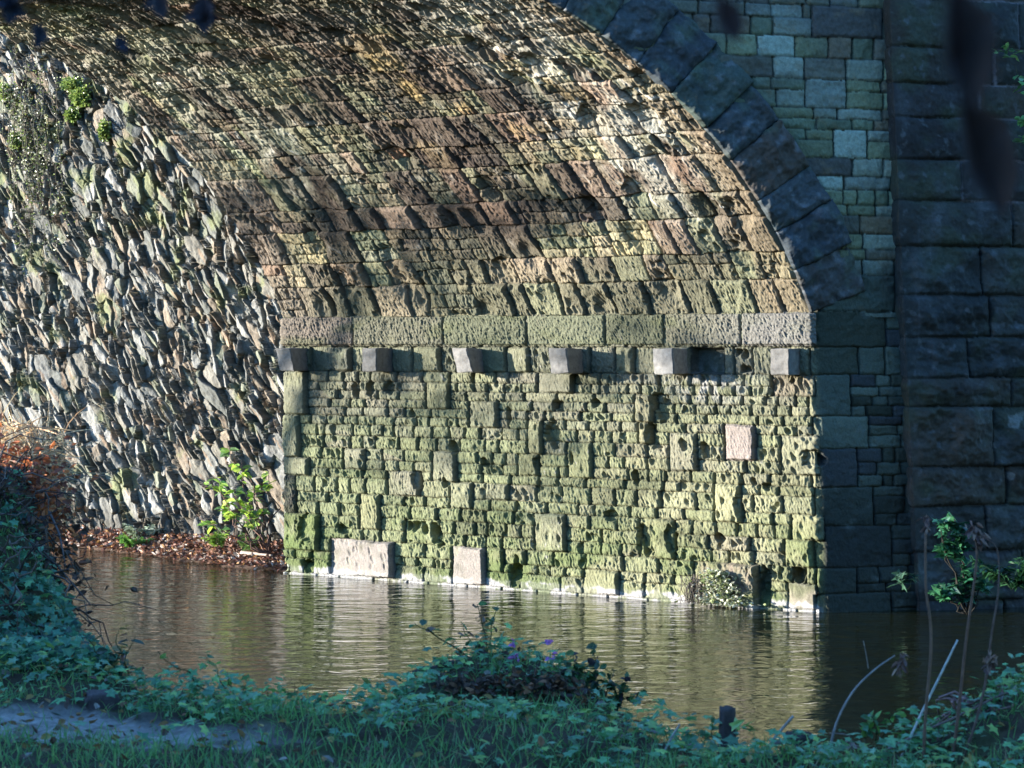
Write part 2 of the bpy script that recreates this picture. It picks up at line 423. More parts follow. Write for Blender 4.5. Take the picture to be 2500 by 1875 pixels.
col = mix(col, (.11, .115, .07), .6*sstep(.1, .8, noise(U*1.1+7, V*1.8, 15)+.4*noise(U*7, V*7, 16)))
col = mix(col, (.37, .38, .23), .40*sstep(.25, .9, noise(U*1.3, V*2, 18)+.5*noise(U*9, V*6, 19)+.2*(1-up)))
# lime wash line at the water, whitened for the sun on it, and white runs
wl = sstep(.14, .09, V-.03*noise(U*6, V*0, 21)-.02*noise(U*25, V*6, 22))
col = mix(col, (.56, .54, .52), wl*(.2+.8*sstep(-.25, .05, noise(U*3.4, V*8, 23)+.4*noise(U*14, V*14, 27)))*(ty != 'hole')*(1-tf))
li = sstep(.86, .97, ridged(U*2.2, V*1.6, 24, 3))*sstep(.1, .6, noise(U*.8, V*.9, 25))
col = mix(col, (.55, .52, .46), li*.7)
lim = np.exp(-(((U-6.7)/.6)**2+((V-2.75)/.2)**2))*sstep(.1, .6, noise(U*9, V*5, 26)+.5)
col = mix(col, (.52, .50, .47), .75*lim)
# near face: its shade and cool cast painted into darker stone
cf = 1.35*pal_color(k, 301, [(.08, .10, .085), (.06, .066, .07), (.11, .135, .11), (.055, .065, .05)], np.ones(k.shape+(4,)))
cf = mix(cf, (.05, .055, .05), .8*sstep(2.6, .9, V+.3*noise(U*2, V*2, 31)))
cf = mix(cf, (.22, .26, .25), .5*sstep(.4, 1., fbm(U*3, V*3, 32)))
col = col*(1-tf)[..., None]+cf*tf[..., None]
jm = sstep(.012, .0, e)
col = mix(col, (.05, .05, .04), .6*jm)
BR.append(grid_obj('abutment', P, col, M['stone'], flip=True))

# ---- impost band
Li = Layout(-.3, LJ+.1, 3.2, 3.7)
xs = [LJ+.1]+[u_of(x) for x in (1812, 1625, 1480, 1290, 1085, 868)]+[-.3]
for a, b in zip(xs[1:], xs[:-1]): Li.add(a, b, 3.2, 3.7, 'b')
Ug = np.linspace(-.28, LJ+.045, 1040); Vg = np.linspace(3.245, 3.665, 60)
U, V = np.meshgrid(Ug, Vg)
k, e, lu, lv, B = Li.look(U, V, .006, 50)
h = .035+weather(U, V, k, e, lu, lv, B, .35, 1.1, 400, joint=.07, tiltamp=.03, off=.012)
wu = U+.5*V
h += .011*ridged(wu*22, V*16, 61, 2)+.006*noise(wu*50, V*40, 62)
edge = np.minimum(V-3.245, 3.665-V)
h -= .045*(1-sstep(0, .035, edge))+.03*sstep(.03, .0, edge)*sstep(.2, .6, noise(U*6, V, 63))
P, n = jamb_base(U, V)
P = P+n*h[..., None]
col = pal_color(k, 411, [(.23, .24, .16), (.33, .28, .23), (.20, .19, .15), (.30, .29, .21)], np.ones(k.shape+(4,)))
col = mix(col, (.17, .19, .09), .5*sstep(0, .8, noise(U*1.7, V*5, 64)))
col = mix(col, (.42, .40, .38), .5*sstep(6.2, 7.6, U))*.78
BR.append(grid_obj('impost_band', P, col, M['stone'], flip=True))

# ---- vault profile on the near face, fitted to the visible arch edge
pts = [(1977, 768), (1932, 644), (1876, 531), (1797, 418), (1684, 288), (1559, 170), (1446, 85), (1316, 0)]
kk = .25; prof = []
for x, y in pts:
    a = (x-1250)/F; Y = (25-3.64*kk)/(1-kk*a); X = a*Y
    prof.append(((X-3.64)/D[0], CAMZ+(HY-y)/F*Y))
prof = np.array(prof)
seg = np.diff(prof, axis=0); ds = np.hypot(*seg.T); ang = np.arctan2(seg[:, 1], -seg[:, 0]); sm = np.cumsum(ds)-ds/2
c1 = np.polyfit(sm, ang, 1)
TT = 16.0; nt_ = 3200; tt = np.linspace(0, TT, nt_)
al = np.maximum(np.polyval(c1, tt), math.radians(9))  # unseen crown kept rising so the low sun clears it
pw = prof[0, 0]-np.concatenate([[0], np.cumsum(np.cos(al)[:-1]*TT/(nt_-1))])
pz = prof[0, 1]+np.concatenate([[0], np.cumsum(np.sin(al)[:-1]*TT/(nt_-1))])
pz += ZS-pz[0]+.0
def profile(t): return np.interp(t, tt, pw), np.interp(t, tt, pz)
def face_pt(w, z, o=0.):
    P = CN+D*w[..., None]+NF*(o[..., None] if np.ndim(o) else o); P[..., 2] = z; return P
# ---- vault
Lv = Layout(-.1, LJ+.1, -.05, TT+.1, .009)
rv = np.random.default_rng(21); v = -.05; bands = []
while v < TT:
    H = rv.choice([.42, .50, .56, .36, .22]); bands.append((v, v+H)); v += H
for bi, (a, b) in enumerate(bands):
    u = -.1; H = b-a
    # ring-side stones then alternating blocks and clusters
    while u < LJ+.1:
        if rv.random() < (.66 if H > .25 else .3):
            w = rv.uniform(.25, .62); Lv.add(u, u+w, a, b, 'B')
        else:
            w = rv.uniform(.35, 1.1); n_ = 3 if H > .4 else (2 if H > .25 else 1)
            c_ = np.cumsum(np.r_[0, rv.uniform(.7, 1.3, n_)]); c_ = a+(b-a)*c_/c_[-1]
            t_ = rv.choice(['y', 'o', 'o', 'g', 'd', 'd', 'd'])
            for p, q in zip(c_[:-1], c_[1:]):
                uu = u
                while uu < u+w-.05:
                    x_ = min(rv.uniform(.16, .36), u+w-uu)
                    if u+w-uu-x_ < .1: x_ = u+w-uu
                    Lv.add(uu, uu+x_, p, q, t_); uu += x_
        u += w
S_ = np.linspace(-.02, LJ, 1000); T_ = np.concatenate([np.linspace(0, 7.2, 820), np.linspace(7.22, TT, 140)])
U, V = np.meshgrid(S_, T_)
k, e, lu, lv, B = Lv.look(U, V, .014, 70)
ty = Lv.types()[k]
up = sstep(2.2, 4.6, V+.5*noise(U*.5, V*.6, 71)+sstep(5.5, 8, U)*.7)
h = weather(U, V, k, e, lu, lv, B, 1.3, 1.7, 500, joint=.035, tiltamp=.14, off=.020, lean=-.1)
h += (ty == 'B')*(.2+1.2*rnd(k, k+2, 509))*sstep(0, .03, e)*(.026-lu*.14)
# up in the vault the faces have scaled away: long flakes running round the curve
st = ridged((U+.25*V)*9, V*1.5, 72, 4)
h = h*(1-.3*up)+(.15+.85*up)*(.065*(st-.5)+.018*noise(U*26, V*9, 73)+.03*(ridged((U+.2*V)*14, V*4, 78, 3)-.5))
hol = sstep(.45, .15, worley(U*2.1, V*1.5, 74)[0])*sstep(.62, .8, rnd(worley(U*2.1, V*1.5, 74)[4], 1, 2))
h -= .10*hol
h *= .88-.18*up
W, Z = profile(V)
P = face_pt(W, Z)+A*(U)[..., None]
dT = np.stack([-np.cos(np.interp(V, tt, al))*D[0], -np.cos(np.interp(V, tt, al))*D[1], np.sin(np.interp(V, tt, al))], -1)
n = np.cross(np.broadcast_to(A, dT.shape), dT); n /= np.linalg.norm(n, axis=-1)[..., None]
n = np.where(n[..., 2:] > 0, -n, n); n = np.where(np.abs(n[..., 2:]) < 1e-3, NJ, n)
edgef = sstep(-.02, .03, U)*sstep(0, .02, V)
P = P+n*((h)*edgef+.0)[..., None]
cB = pal_color(k, 601, [(.10, .078, .062), (.14, .11, .085), (.24, .165, .12), (.30, .22, .165), (.21, .20, .13)], np.ones(k.shape+(5,))*np.array([2.4, 1.6, .6, .8, .9]))
cy = pal_color(k, 611, [(.44, .37, .21), (.38, .34, .20), (.33, .30, .19)], np.ones(k.shape+(3,)))
co = pal_color(k, 612, [(.28, .265, .165), (.24, .24, .15), (.32, .27, .18)], np.ones(k.shape+(3,)))
cg = pal_color(k, 613, [(.27, .26, .19), (.22, .23, .15)], np.ones(k.shape+(2,)))
cd = pal_color(k, 614, [(.13, .10, .08), (.18, .145, .10), (.11, .10, .08)], np.ones(k.shape+(3,)))
col = np.where((ty == 'B')[..., None], cB, np.where((ty == 'y')[..., None], cy, np.where((ty == 'o')[..., None], co, np.where((ty == 'g')[..., None], cg, cd))))
# rusty stones
col = mix(col, (.36, .16, .08), .7*(rnd(k, k+3, 640) > .99))
# broad zones: dark soot band up the middle, green low and far, pale lime near the ring; far zone paled against grazing sun
n1 = fbm(U*.55, V*.7, 81, 3)
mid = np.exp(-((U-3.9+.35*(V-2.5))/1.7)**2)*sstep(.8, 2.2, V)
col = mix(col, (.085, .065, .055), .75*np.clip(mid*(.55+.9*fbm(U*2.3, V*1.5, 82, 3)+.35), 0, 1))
low = sstep(1.6, .2, V+.4*noise(U, V, 83))
col = mix(col, (.19, .20, .125), .5*low)
farz = sstep(4.2, 6.8, U+.5*n1)*sstep(1.2, 3., V)
col = mix(col, (.42, .43, .33), .75*farz*sstep(-.4, .4, fbm(U*2, V*1.1, 84)))
farb = sstep(7.0, 7.9, U+.3*n1)
col = mix(col, (.32, .25, .20), .5*farb)
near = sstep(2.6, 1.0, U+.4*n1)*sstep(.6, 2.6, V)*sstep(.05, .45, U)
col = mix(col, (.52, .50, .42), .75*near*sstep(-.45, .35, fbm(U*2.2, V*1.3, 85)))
# ring stones seen end-on: plain brown
rg = sstep(.55, .4, U)
col = mix(col, (.26, .205, .135), .65*rg)
och = sstep(.25, .6, fbm(U*1.1+4, V*1.2, 86)+.1)*np.exp(-((V-3.6)/1.1)**2)*np.exp(-((U-3.)/1.6)**2)
col = mix(col, (.46, .33, .14), .7*och)
# lime trails, also painting in wisps of light thrown up by the river
col = mix(col, (.06, .05, .045), .55*sstep(.12, .45, fbm(U*1.4+11, V*.9+3, 93, 5))*sstep(.5, 1.6, V)*sstep(1.2, 2.6, U))
li = sstep(.74, .92, ridged((U-.25*V)*2.0+.2*noise(U*6, V*3, 87), V*.95, 88, 3))
lz = np.clip(1.1*near+.55*farz+.15, 0, 1)*sstep(.3, 1.2, V)
col = mix(col, (.74, .70, .62), np.clip(li*lz*1.1, 0, .9)*sstep(-.5, .3, noise(U*3, V*3, 89)))
col = mix(col, (.26, .33, .15), .5*sstep(.2, .7, fbm(U*1.5, V*.9, 90))*(near*.7+farz))
col = mix(col, (.05, .042, .035), .55*sstep(.012, 0, e))
col = col*1.2
col = mix(col, (.52, .50, .42), .30*sstep(2.8, 6., V)*sstep(-.4, .2, fbm(U*1.7, V*1.3, 92)))  # upper stones painted paler to make up for grazing sun
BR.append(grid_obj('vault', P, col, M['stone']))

# ---- voussoirs of the near ring
TH = .82
spl = [0.0, .56, 1.08, 1.52, 2.12, 2.62, 3.2, 3.75, 4.3, 4.85, 5.4, 5.95, 6.5, 7.05, 7.6, 8.15]+list(np.arange(8.7, 16, .6))
def ringpt(t, r):
    w, z = profile(t); a = np.interp(t, tt, al)
    return w+r*np.sin(a), z+r*np.cos(a)
for i, (a, b) in enumerate(zip(spl[:-1], spl[1:])):
    rr_ = np.random.default_rng(900+i)
    g = -.002; ns, nr = (46, 60) if i < 15 else (8, 10)
    th = TH+rr_.uniform(-.03, .03)
    t1 = np.linspace(a+g, b-g, ns); r1 = np.linspace(.0, th, nr)
    T1, R1 = np.meshgrid(t1, r1)
    e_ = np.minimum(np.minimum(T1-a, b-T1)*(1+.9*R1/TH*.1), np.minimum(R1+.03, th-R1))
    X_ = T1*1.0+i*3.7; 
    hh = .05+rr_.uniform(-.02, .03)+.05*(1-np.exp(-e_/.05))*.7-.012*(1-sstep(0, .02, e_))
    hh = hh+.085*fbm(X_*2.2, R1*2.2, 33+i, 6)+.035*ridged(X_*4, R1*4, 53+i, 4)-.04*sstep(.35, .9, noise(X_*3, R1*3, 44))+(T1-(a+b)/2)*rr_.uniform(-.08, .08)+(R1-.4)*rr_.uniform(-.04, .04)
    w_, z_ = ringpt(T1, R1)
    Pf = face_pt(w_, z_, hh)
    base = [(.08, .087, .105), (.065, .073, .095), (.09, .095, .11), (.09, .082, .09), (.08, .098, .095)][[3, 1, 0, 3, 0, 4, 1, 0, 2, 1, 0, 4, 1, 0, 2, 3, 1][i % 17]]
    c_ = np.ones(Pf.shape)*np.array(base)
    if i == 3: c_[:] = (.105, .08, .075)
    c_ = mix(c_, (.13, .165, .12), .6*sstep(.1, .7, fbm(X_*1.6, R1*2, 11+i)))
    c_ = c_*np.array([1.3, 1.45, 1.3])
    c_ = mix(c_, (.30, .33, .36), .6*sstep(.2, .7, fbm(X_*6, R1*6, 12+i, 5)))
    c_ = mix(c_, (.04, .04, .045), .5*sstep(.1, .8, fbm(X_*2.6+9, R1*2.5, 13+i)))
    # ring of border points carried back into the wall as the stone's sides
    n_, m_ = Pf.shape[:2]
    idx = np.arange(n_*m_).reshape(n_, m_)
    loop = np.concatenate([idx[0], idx[1:, -1], idx[-1, -2::-1], idx[-2:0:-1, 0]])
    V0 = Pf.reshape(-1, 3); Vb = V0[loop]-NF*.30
    L_ = len(loop); bi_ = np.arange(L_)+len(V0)
    qs = np.stack([loop, np.roll(loop, -1), np.roll(bi_, -1), bi_], -1)
    C0 = c_.reshape(-1, 3)
    BR.append(make_mesh('voussoir', np.vstack([V0, Vb]), [np.vstack([grid_faces(n_, m_), qs])], np.vstack([C0, C0[loop]]), M['face']))

# ---- spandrel wall beside the ring
Ls = Layout(-15., 1.7, 3.5, 12.2, .012)
rs = np.random.default_rng(31)
def wz_of(x, y):
    a = (x-1250)/F; Y = (25-3.64*kk)/(1-kk*a); return (a*Y-3.64)/D[0], CAMZ+(HY-y)/F*Y
zc = [3.5, 3.66]
while zc[-1] < 12.1: zc.append(zc[-1]+rs.choice([.13, .16, .19, .22, .26]))
zc = np.array(zc)
def js(x0, y0, x1, y1, typ):
    w0, z1 = wz_of(x0, y0); w1, z0 = wz_of(x1, y1)
    s0 = zc[np.argmin(abs(zc-z0))]; s1 = zc[np.argmin(abs(zc-z1))]
    if s1 > s0: Ls.add(w0, w1, s0, s1, typ)
for q in [(1847, 76, 1940, 143, 'lt'), (1965, 173, 2066, 277, 'big'), (2034, 319, 2116, 388, 'lt'), (2060, 420, 2175, 478, 'big'), (1988, 430, 2058, 468, 'lt'),
          (1920, 395, 2080, 425, 'dk'), (2105, 650, 2185, 690, 'lt'), (2000, 690, 2186, 760, 'spr'), (1980, 0, 2155, 95, 'dk'), (1880, 0, 1960, 60, 'lt')]: js(*q)
for a, b in zip(zc[:-1], zc[1:]): Ls.fill(a, b, .22+.3*(b-a), .42+.9*(b-a), rs)
nz, nw = 560, 330
Zg = np.linspace(3.6, 12, nz)
zi = np.interp(Zg, pz[np.argsort(pz)], pw[np.argsort(pz)])
zmax = pz.max()
w0 = np.where(Zg < zmax-.1, zi+.12, pw.min())
w0 = np.minimum.accumulate(np.where(Zg < zmax-.1, w0, w0))
wl_ = np.interp(Zg, [3.6, 10], [1.38, 1.28])
Q = np.linspace(0, 1, nw)**.7
U = w0[:, None]*(1-Q)[None]+wl_[:, None]*Q[None]; V = np.broadcast_to(Zg[:, None], U.shape).copy()
k, e, lu, lv, B = Ls.look(U, V, .010, 90)
ty = Ls.types()[k]
h = weather(U, V, k, e, lu, lv, B, .10, .35, 700, joint=.018, tiltamp=.03, off=.012)
h += .012*fbm(U*5, V*8, 701, 4)*(ty != 'lt')
col = pal_color(k, 711, [(.16, .20, .13), (.20, .23, .14), (.24, .28, .22), (.13, .13, .10), (.19, .155, .10), (.28, .33, .27)], np.ones(k.shape+(6,))*np.array([1.5, 1.6, 1, .7, .6, .7]))
for t_, c_ in (('lt', (.34, .42, .35)), ('big', (.22, .26, .22)), ('dk', (.09, .09, .08)), ('spr', (.16, .21, .17))): col[ty == t_] = c_
col = mix(col, (.10, .10, .09), .5*sstep(.1, .9, fbm(U*1.2, V*1.6, 712)))
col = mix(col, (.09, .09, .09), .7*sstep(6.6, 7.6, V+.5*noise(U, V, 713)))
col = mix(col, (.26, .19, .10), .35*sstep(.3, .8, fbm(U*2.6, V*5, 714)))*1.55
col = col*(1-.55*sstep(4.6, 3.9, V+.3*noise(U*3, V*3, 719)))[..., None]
col = mix(col, (.05, .055, .05), .75*sstep(.012, 0, e))
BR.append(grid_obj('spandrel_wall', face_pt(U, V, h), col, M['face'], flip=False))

# ---- pilaster at the right, large rock-faced blocks, standing 0.28 m proud
Lp = Layout(-.5, 4.6, -.4, 12.1, .01)
rp = np.random.default_rng(41); z = -.4; pc = []
hs = [.5, .62, .55, .48, .74, .36, .5, .52, .60, .56, .5, .52, .42, .44, .60, .36, .40, .5, .6, .5, .5, .5, .5, .5, .5, .5]
for i, H in enumerate(hs):
    z1 = min(z+H, 12.1); u = -.5
    if z1 <= z: break
    cut = [.28, .28+[.75, 1.15, .62, .9][i % 4]+rp.uniform(-.1, .1)]
    while cut[-1] < 4.6: cut.append(cut[-1]+rp.uniform(.5, 1.1))
    cut[-1] = 4.6; p = -.5
    # first block wraps the corner at u=0
    cut = [c for c in cut[1:]]
    for c_ in cut: Lp.add(p, c_, z, z1, 'L' if p < 1.15 else 'r'); p = c_
    z = z1
U, V = np.meshgrid(np.concatenate([np.linspace(-.34, 0, 40, endpoint=False), np.linspace(0, 4.3, 420)]), np.linspace(-.3, 11.9, 860))
k, e, lu, lv, B = Lp.look(U, V, .012, 95)
rb = .5+rnd(k, k, 96)
h = -.03*(1-sstep(0, .03, e))+.05*rb*(1-np.exp(-e/.10))+(rnd(k, k+1, 97)-.5)*.03
rough = sstep(5.2, 3.2, V)
h += (.045+.055*rough)*fbm(U*2.3, V*2.8, 98, 6)*(1-np.exp(-e/.06))+.012*ridged(U*5, V*6, 99, 3)+lv*(rnd(k, k+5, 94)-.5)*.25*rough+lu*(rnd(k, k+6, 93)-.5)*.12
h -= .04*sstep(1.05, .6, ((np.abs((U-.4)/.2))**3+(np.abs((V-2.23)/.23))**3)**(1/3)+.35*noise(U*5, V*5, 92))
lean = np.interp(V, [0, 3.65, 7.5, 10], [1.36, 1.15, .96, .88])
Wp = lean+np.maximum(U, 0)
op = .20+np.minimum(U, 0)
tcor = sstep(-.04, .05, U)[..., None]; h = h*(.3+.7*sstep(.0, .25, U))
n = (-D)*(1-tcor)+NF*tcor; n /= np.linalg.norm(n, axis=-1)[..., None]
P = face_pt(Wp, V, np.maximum(op, -.1))+n*h[..., None]
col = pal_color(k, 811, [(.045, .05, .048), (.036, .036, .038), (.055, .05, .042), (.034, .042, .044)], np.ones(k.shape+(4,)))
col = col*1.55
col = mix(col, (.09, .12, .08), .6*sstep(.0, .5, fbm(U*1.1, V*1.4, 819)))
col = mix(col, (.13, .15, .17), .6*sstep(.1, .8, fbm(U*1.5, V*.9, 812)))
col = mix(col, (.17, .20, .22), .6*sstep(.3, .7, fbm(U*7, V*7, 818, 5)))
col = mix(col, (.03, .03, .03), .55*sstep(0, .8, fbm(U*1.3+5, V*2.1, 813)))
lich = sstep(.42, .62, fbm(U*4, V*4, 814, 5)+.25*np.exp(-((U-1.6)/.7)**2-((V-2.0)/.7)**2))
col = mix(col, (.42, .46, .46), .75*lich*np.exp(-((U-1.5)/.55)**2-((V-2.0)/.55)**2))
# repointed joints high on the right
mor = sstep(.022, .008, e)*sstep(4.7, 5.1, V)*sstep(.72, .95, U+.04*noise(U*9, V*9, 815))
h2 = mor*.02; P = P+n*h2[..., None]
col = mix(col, (.26, .25, .28), .85*mor)
col = mix(col, (.025, .025, .025), .7*sstep(.014, 0, e)*(mor < .1))
run = sstep(.55, .8, noise(U*9, V*.5, 816))*sstep(.0, .5, noise(U*2, V*.7, 817))
col = mix(col, (.16, .19, .22), .4*run)
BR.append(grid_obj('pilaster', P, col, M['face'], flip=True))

# ---- deck above, closing the top of the bridge (out of frame)
def box(name, corners, z0, z1, col, mat, parent=None):
    V = np.array([(x, y, z) for z in (z0, z1) for x, y in corners]); 
    f = np.array([[0, 3, 2, 1], [4, 5, 6, 7], [0, 1, 5, 4], [1, 2, 6, 5], [2, 3, 7, 6], [3, 0, 4, 7]])
    return make_mesh(name, V, [f], col, mat, parent, False)
pa = CN+D*(pw.min()); pb = CN+D*5.0; pcn = pb+A*LJ; pd = pa+A*LJ
BR.append(box('deck', [tuple(p[:2]) for p in (pa, pb, pcn, pd)], 11.9, 12.6, (.2, .18, .15), M['face']))

# ---- corbels
for i, x in enumerate([752, 957, 1181, 1428, 1683, 1955]):
    r3 = np.random.default_rng(70+i)
    u1 = u_of(x); wd = [.25, .24, .24, .27, .28, .24][i]; u0 = u1-wd; z0, z1 = 2.895, 3.215
    pr = [.38, .38, .36, .46, .46, .36][i]
    sk = [.10, .0, .13, .06, .03, .0][i]           # worn, slightly racked ends
    O = FAR-A*0
    def pt(u, o, z): 
        p = FAR-A*u+NJ*o; return np.array([p[0], p[1], z])
    bm_v = []; m_ = 9
    # rounded box grid: build from a subdivided cube
    import bmesh
    bm = bmesh.new(); bmesh.ops.create_cube(bm, size=1.0)
    bmesh.ops.bevel(bm, geom=bm.edges[:], offset=.03, segments=2, affect='EDGES')
    bmesh.ops.subdivide_edges(bm, edges=bm.edges[:], cuts=3, use_grid_fill=True)
    me = bpy.data.meshes.new('corbel')
    for v_ in bm.verts:
        a_, b_, c_ = v_.co.x+.5, v_.co.y+.5, v_.co.z+.5
        o_ = -.12+(pr+.12)*b_
        u_ = u0+wd*a_+sk*(.5-c_)*b_*.8
        p = pt(u_, o_, z0+(z1-z0)*c_)
        q = p*14; nn = .004*math.sin(q[0]*1.7+i)+.004*math.sin(q[2]*2.3+q[1])
        v_.co = Vector(p+np.array([nn, nn, nn]))
    bmesh.ops.recalc_face_normals(bm, faces=bm.faces[:]); bm.normal_update()
    bm.to_mesh(me); bm.free()
    cc = np.array([.46, .44, .41])*(r3.uniform(.85, 1.05) if i not in (4,) else 1.25)
    ca = me.color_attributes.new('Col', 'FLOAT_COLOR', 'POINT')
    ca.data.foreach_set('color', np.tile(np.r_[cc, 1], len(me.vertices)).astype(np.float32))
    me.materials.append(M['ashlar'])
    me.polygons.foreach_set('use_smooth', np.full(len(me.polygons), False))
    o = bpy.data.objects.new('corbel', me); C.objects.link(o); BR.append(o)
rooted(bridge, BR)

# ================================================================== REVETMENT behind the arch
R0 = px(692, 1372, 31.2); R1 = px(150, 1325, 33.8)
RA = np.array([R1[0]-R0[0], R1[1]-R0[1], 0]); RA /= np.linalg.norm(RA)
RN = np.array([-RA[1], RA[0], 0]); RN = RN if RN[1] < 0 else -RN
U, V = np.meshgrid(np.concatenate([np.linspace(-2.2, 7.5, 860), np.linspace(7.53, 17, 260)]), np.linspace(-.3, 10.0, 880))
# tilted slab stones: pitched down to the right
th = math.radians(50)
def slabs(U, V, sa, sb, seed):
    wu = U+.07*noise(U*1.2, V*1.2, seed+1)+.010*noise(U*6, V*6, seed+4); wv = V+.07*noise(U*1.5+7, V*1.5, seed+2)+.010*noise(U*6, V*6+3, seed+5)
    # U runs to the left in view
    a = wu*math.cos(th)+wv*math.sin(th); b = -wu*math.sin(th)+wv*math.cos(th)
    return worley(a*sa, b*sb, seed)
f1, f2, cx, cy, cid = slabs(U, V, 2.5, 8.2, 31)
b1, b2, bx, by, bid = slabs(U+5, V+1, 1.9, 4.6, 35)
th = math.radians(66); s1, s2, sx_, sy_, sid = slabs(U+2, V+3, 3.1, 8.0, 39); th = math.radians(50)
swp = fbm(U*1.1, V*1.1, 36, 3) > .05
f1, f2, cx, cy, cid = [np.where(swp, q, p) for p, q in zip((f1, f2, cx, cy, cid), (s1, s2, sx_, sy_, sid))]
bg_ = (rnd(bid, bid+3, 12) > .80)
f1, f2, cx, cy, cid = [np.where(bg_, q, p) for p, q in zip((f1, f2, cx, cy, cid), (b1, b2, bx*.6, by*.45, bid))]
g1, g2, dx, dy, did = slabs(U+3, V, 4, 20, 37)
gap = f2-f1; r1 = rnd(cid, cid+1, 1); r2 = rnd(cid, cid+2, 2); r3 = rnd(cid, cid+3, 3)
h = -.07*(1-sstep(0, .07, gap))+.010*sstep(0, .4, gap)+cy*.085
h += (r1-.5)*.10+cy*((r2-.5)*.30+.0)+cx*(r3-.5)*.28+.05*fbm(U*1.3, V*1.3, 48, 3)
sp = (rnd(cid, cid+9, 4) > .6)*(~bg_)
g_ = g2-g1
h += sp*(-.03*(1-sstep(0, .10, g_))+dy*.05+(rnd(did, did, 5)-.5)*.05+dy*(rnd(did, did+1, 6)-.5)*.22)
a_ = U*math.cos(th)+V*math.sin(th); b_ = -U*math.sin(th)+V*math.cos(th)
h += .016*ridged(a_*2.6, b_*8, 41, 4)+.030*fbm(a_*5, b_*8, 42, 6)
h += .10*fbm(U*.5, V*.5, 43, 2)
P = np.zeros(U.shape+(3,)); P += R0*np.array([1, 1, 0]); P += RA*U[..., None]; P[..., 2] = V
h = h*.8
P += -RN*(V*.12)[..., None]+RN*h[..., None]
pl = np.array([(.20, .20, .185), (.27, .27, .245), (.155, .16, .145), (.23, .215, .18), (.27, .22, .165), (.22, .23, .17), (.36, .35, .32)])
col = pl[(rnd(cid, cid+4, 7)*len(pl)).astype(int).clip(0, 6)]*(.75+.5*rnd(did, did+5, 8))[..., None]
col = mix(col, (.32, .21, .13), .6*(rnd(did, did+7, 9) > .93))
col = mix(col, (.42, .41, .39), .3*sstep(.3, .7, fbm(U*3.5, V*3.5, 44, 4)))
col = mix(col, (.22, .25, .09), .6*sstep(.2, .6, fbm(U*1.6, V*1.4, 45, 4)+.22*sstep(2.5, 6.5, V)-.12))
col = mix(col, (.09, .08, .06), .6*sstep(.9, .2, V+.3*noise(U*2, V, 46)))
col = mix(col, (.06, .055, .045), .5*sstep(.06, 0, gap))
wall = grid_obj('retaining_wall', P, col, M['rubble'])
tag(wall, 'rough dark rubble retaining wall of slanting slabs beyond the far end of the arch', 'wall')
def rev_pt(x, y, out=0.):
    """point on the revetment seen at pixel"""
    a = (x-1250)/F; s = (HY-y)/F
    # solve for U with V unknown: P = R0+RA U - RN*.12 V ; z=V
    Aa = np.array([[RA[0]-a*RA[1], -(RN[0]-a*RN[1])*.12], [-s*RA[1], 1+s*RN[1]*.12]])
    bb = np.array([a*R0[1]-R0[0], CAMZ+s*R0[1]])
    u_, v_ = np.linalg.solve(Aa, bb)
    return np.array([R0[0]+RA[0]*u_-RN[0]*.12*v_+RN[0]*out, R0[1]+RA[1]*u_-RN[1]*.12*v_+RN[1]*out, v_])

# ================================================================== WATER + GROUND
def water():
    m, nt, b, out = new_mat('river_water')
    b.inputs['Base Color'].default_value = (.013, .015, .006, 1); b.inputs['Roughness'].default_value = .035
    b.inputs['IOR'].default_value = 1.75; b.inputs['Specular IOR Level'].default_value = .62
    tc = N(nt, 'ShaderNodeTexCoord')
    prev = None
    for sc, st, di, rot in (((1.5, 3.0, 1), .8, .036, .08), ((4.0, 8.5, 1), .7, .009, -.10), ((9., 20., 1), .4, .0018, .2)):
        mp = N(nt, 'ShaderNodeMapping'); mp.inputs['Scale'].default_value = sc; mp.inputs['Rotation'].default_value = (0, 0, rot)
        nz_ = N(nt, 'ShaderNodeTexNoise', Scale=1.0, Detail=3.0, Roughness=.5, Distortion=.6)
        nt.links.new(tc.outputs['Object'], mp.inputs[0]); nt.links.new(mp.outputs[0], nz_.inputs['Vector'])
        bp = N(nt, 'ShaderNodeBump', Strength=st, Distance=di); nt.links.new(nz_.outputs[0], bp.inputs['Height'])
        if prev: nt.links.new(prev.outputs[0], bp.inputs['Normal'])
        prev = bp
    nt.links.new(prev.outputs[0], b.inputs['Normal'])
    V = np.array([(-150, -20, 0), (150, -20, 0), (150, 160, 0), (-150, 160, 0)], float)
    o = make_mesh('river', V, [np.array([[0, 1, 2, 3]])], None, m, None, False)
    tag(o, 'dark rippled river reflecting the arch', None, None, 'structure'); return o
water()
V = np.array([(-400, -400, -.6), (400, -400, -.6), (400, 600, -.6), (-400, 600, -.6)], float)
tag(make_mesh('ground', V, [np.array([[0, 1, 2, 3]])], (.08, .07, .05), M['earth'], None, False), 'river bed', None, None, 'structure')

# wooded valley side beyond the bridge
X, Y = np.meshgrid(np.linspace(-110, 110, 150), np.concatenate([np.linspace(42, 75, 60), np.linspace(77, 160, 20)]))
Z = -1+22*sstep(43, 85, Y+.12*np.abs(X)*0)+1.6*fbm(X*.08, Y*.08, 3, 5)
col = mix(np.ones(X.shape+(3,))*np.array([.05, .055, .025]), (.10, .07, .035), sstep(-.2, .4, fbm(X*.2, Y*.2, 4, 4)))
tag(grid_obj('hillside', np.stack([X, Y, Z], -1), col, M['earth'], flip=True), 'hillside', None, None, 'structure')

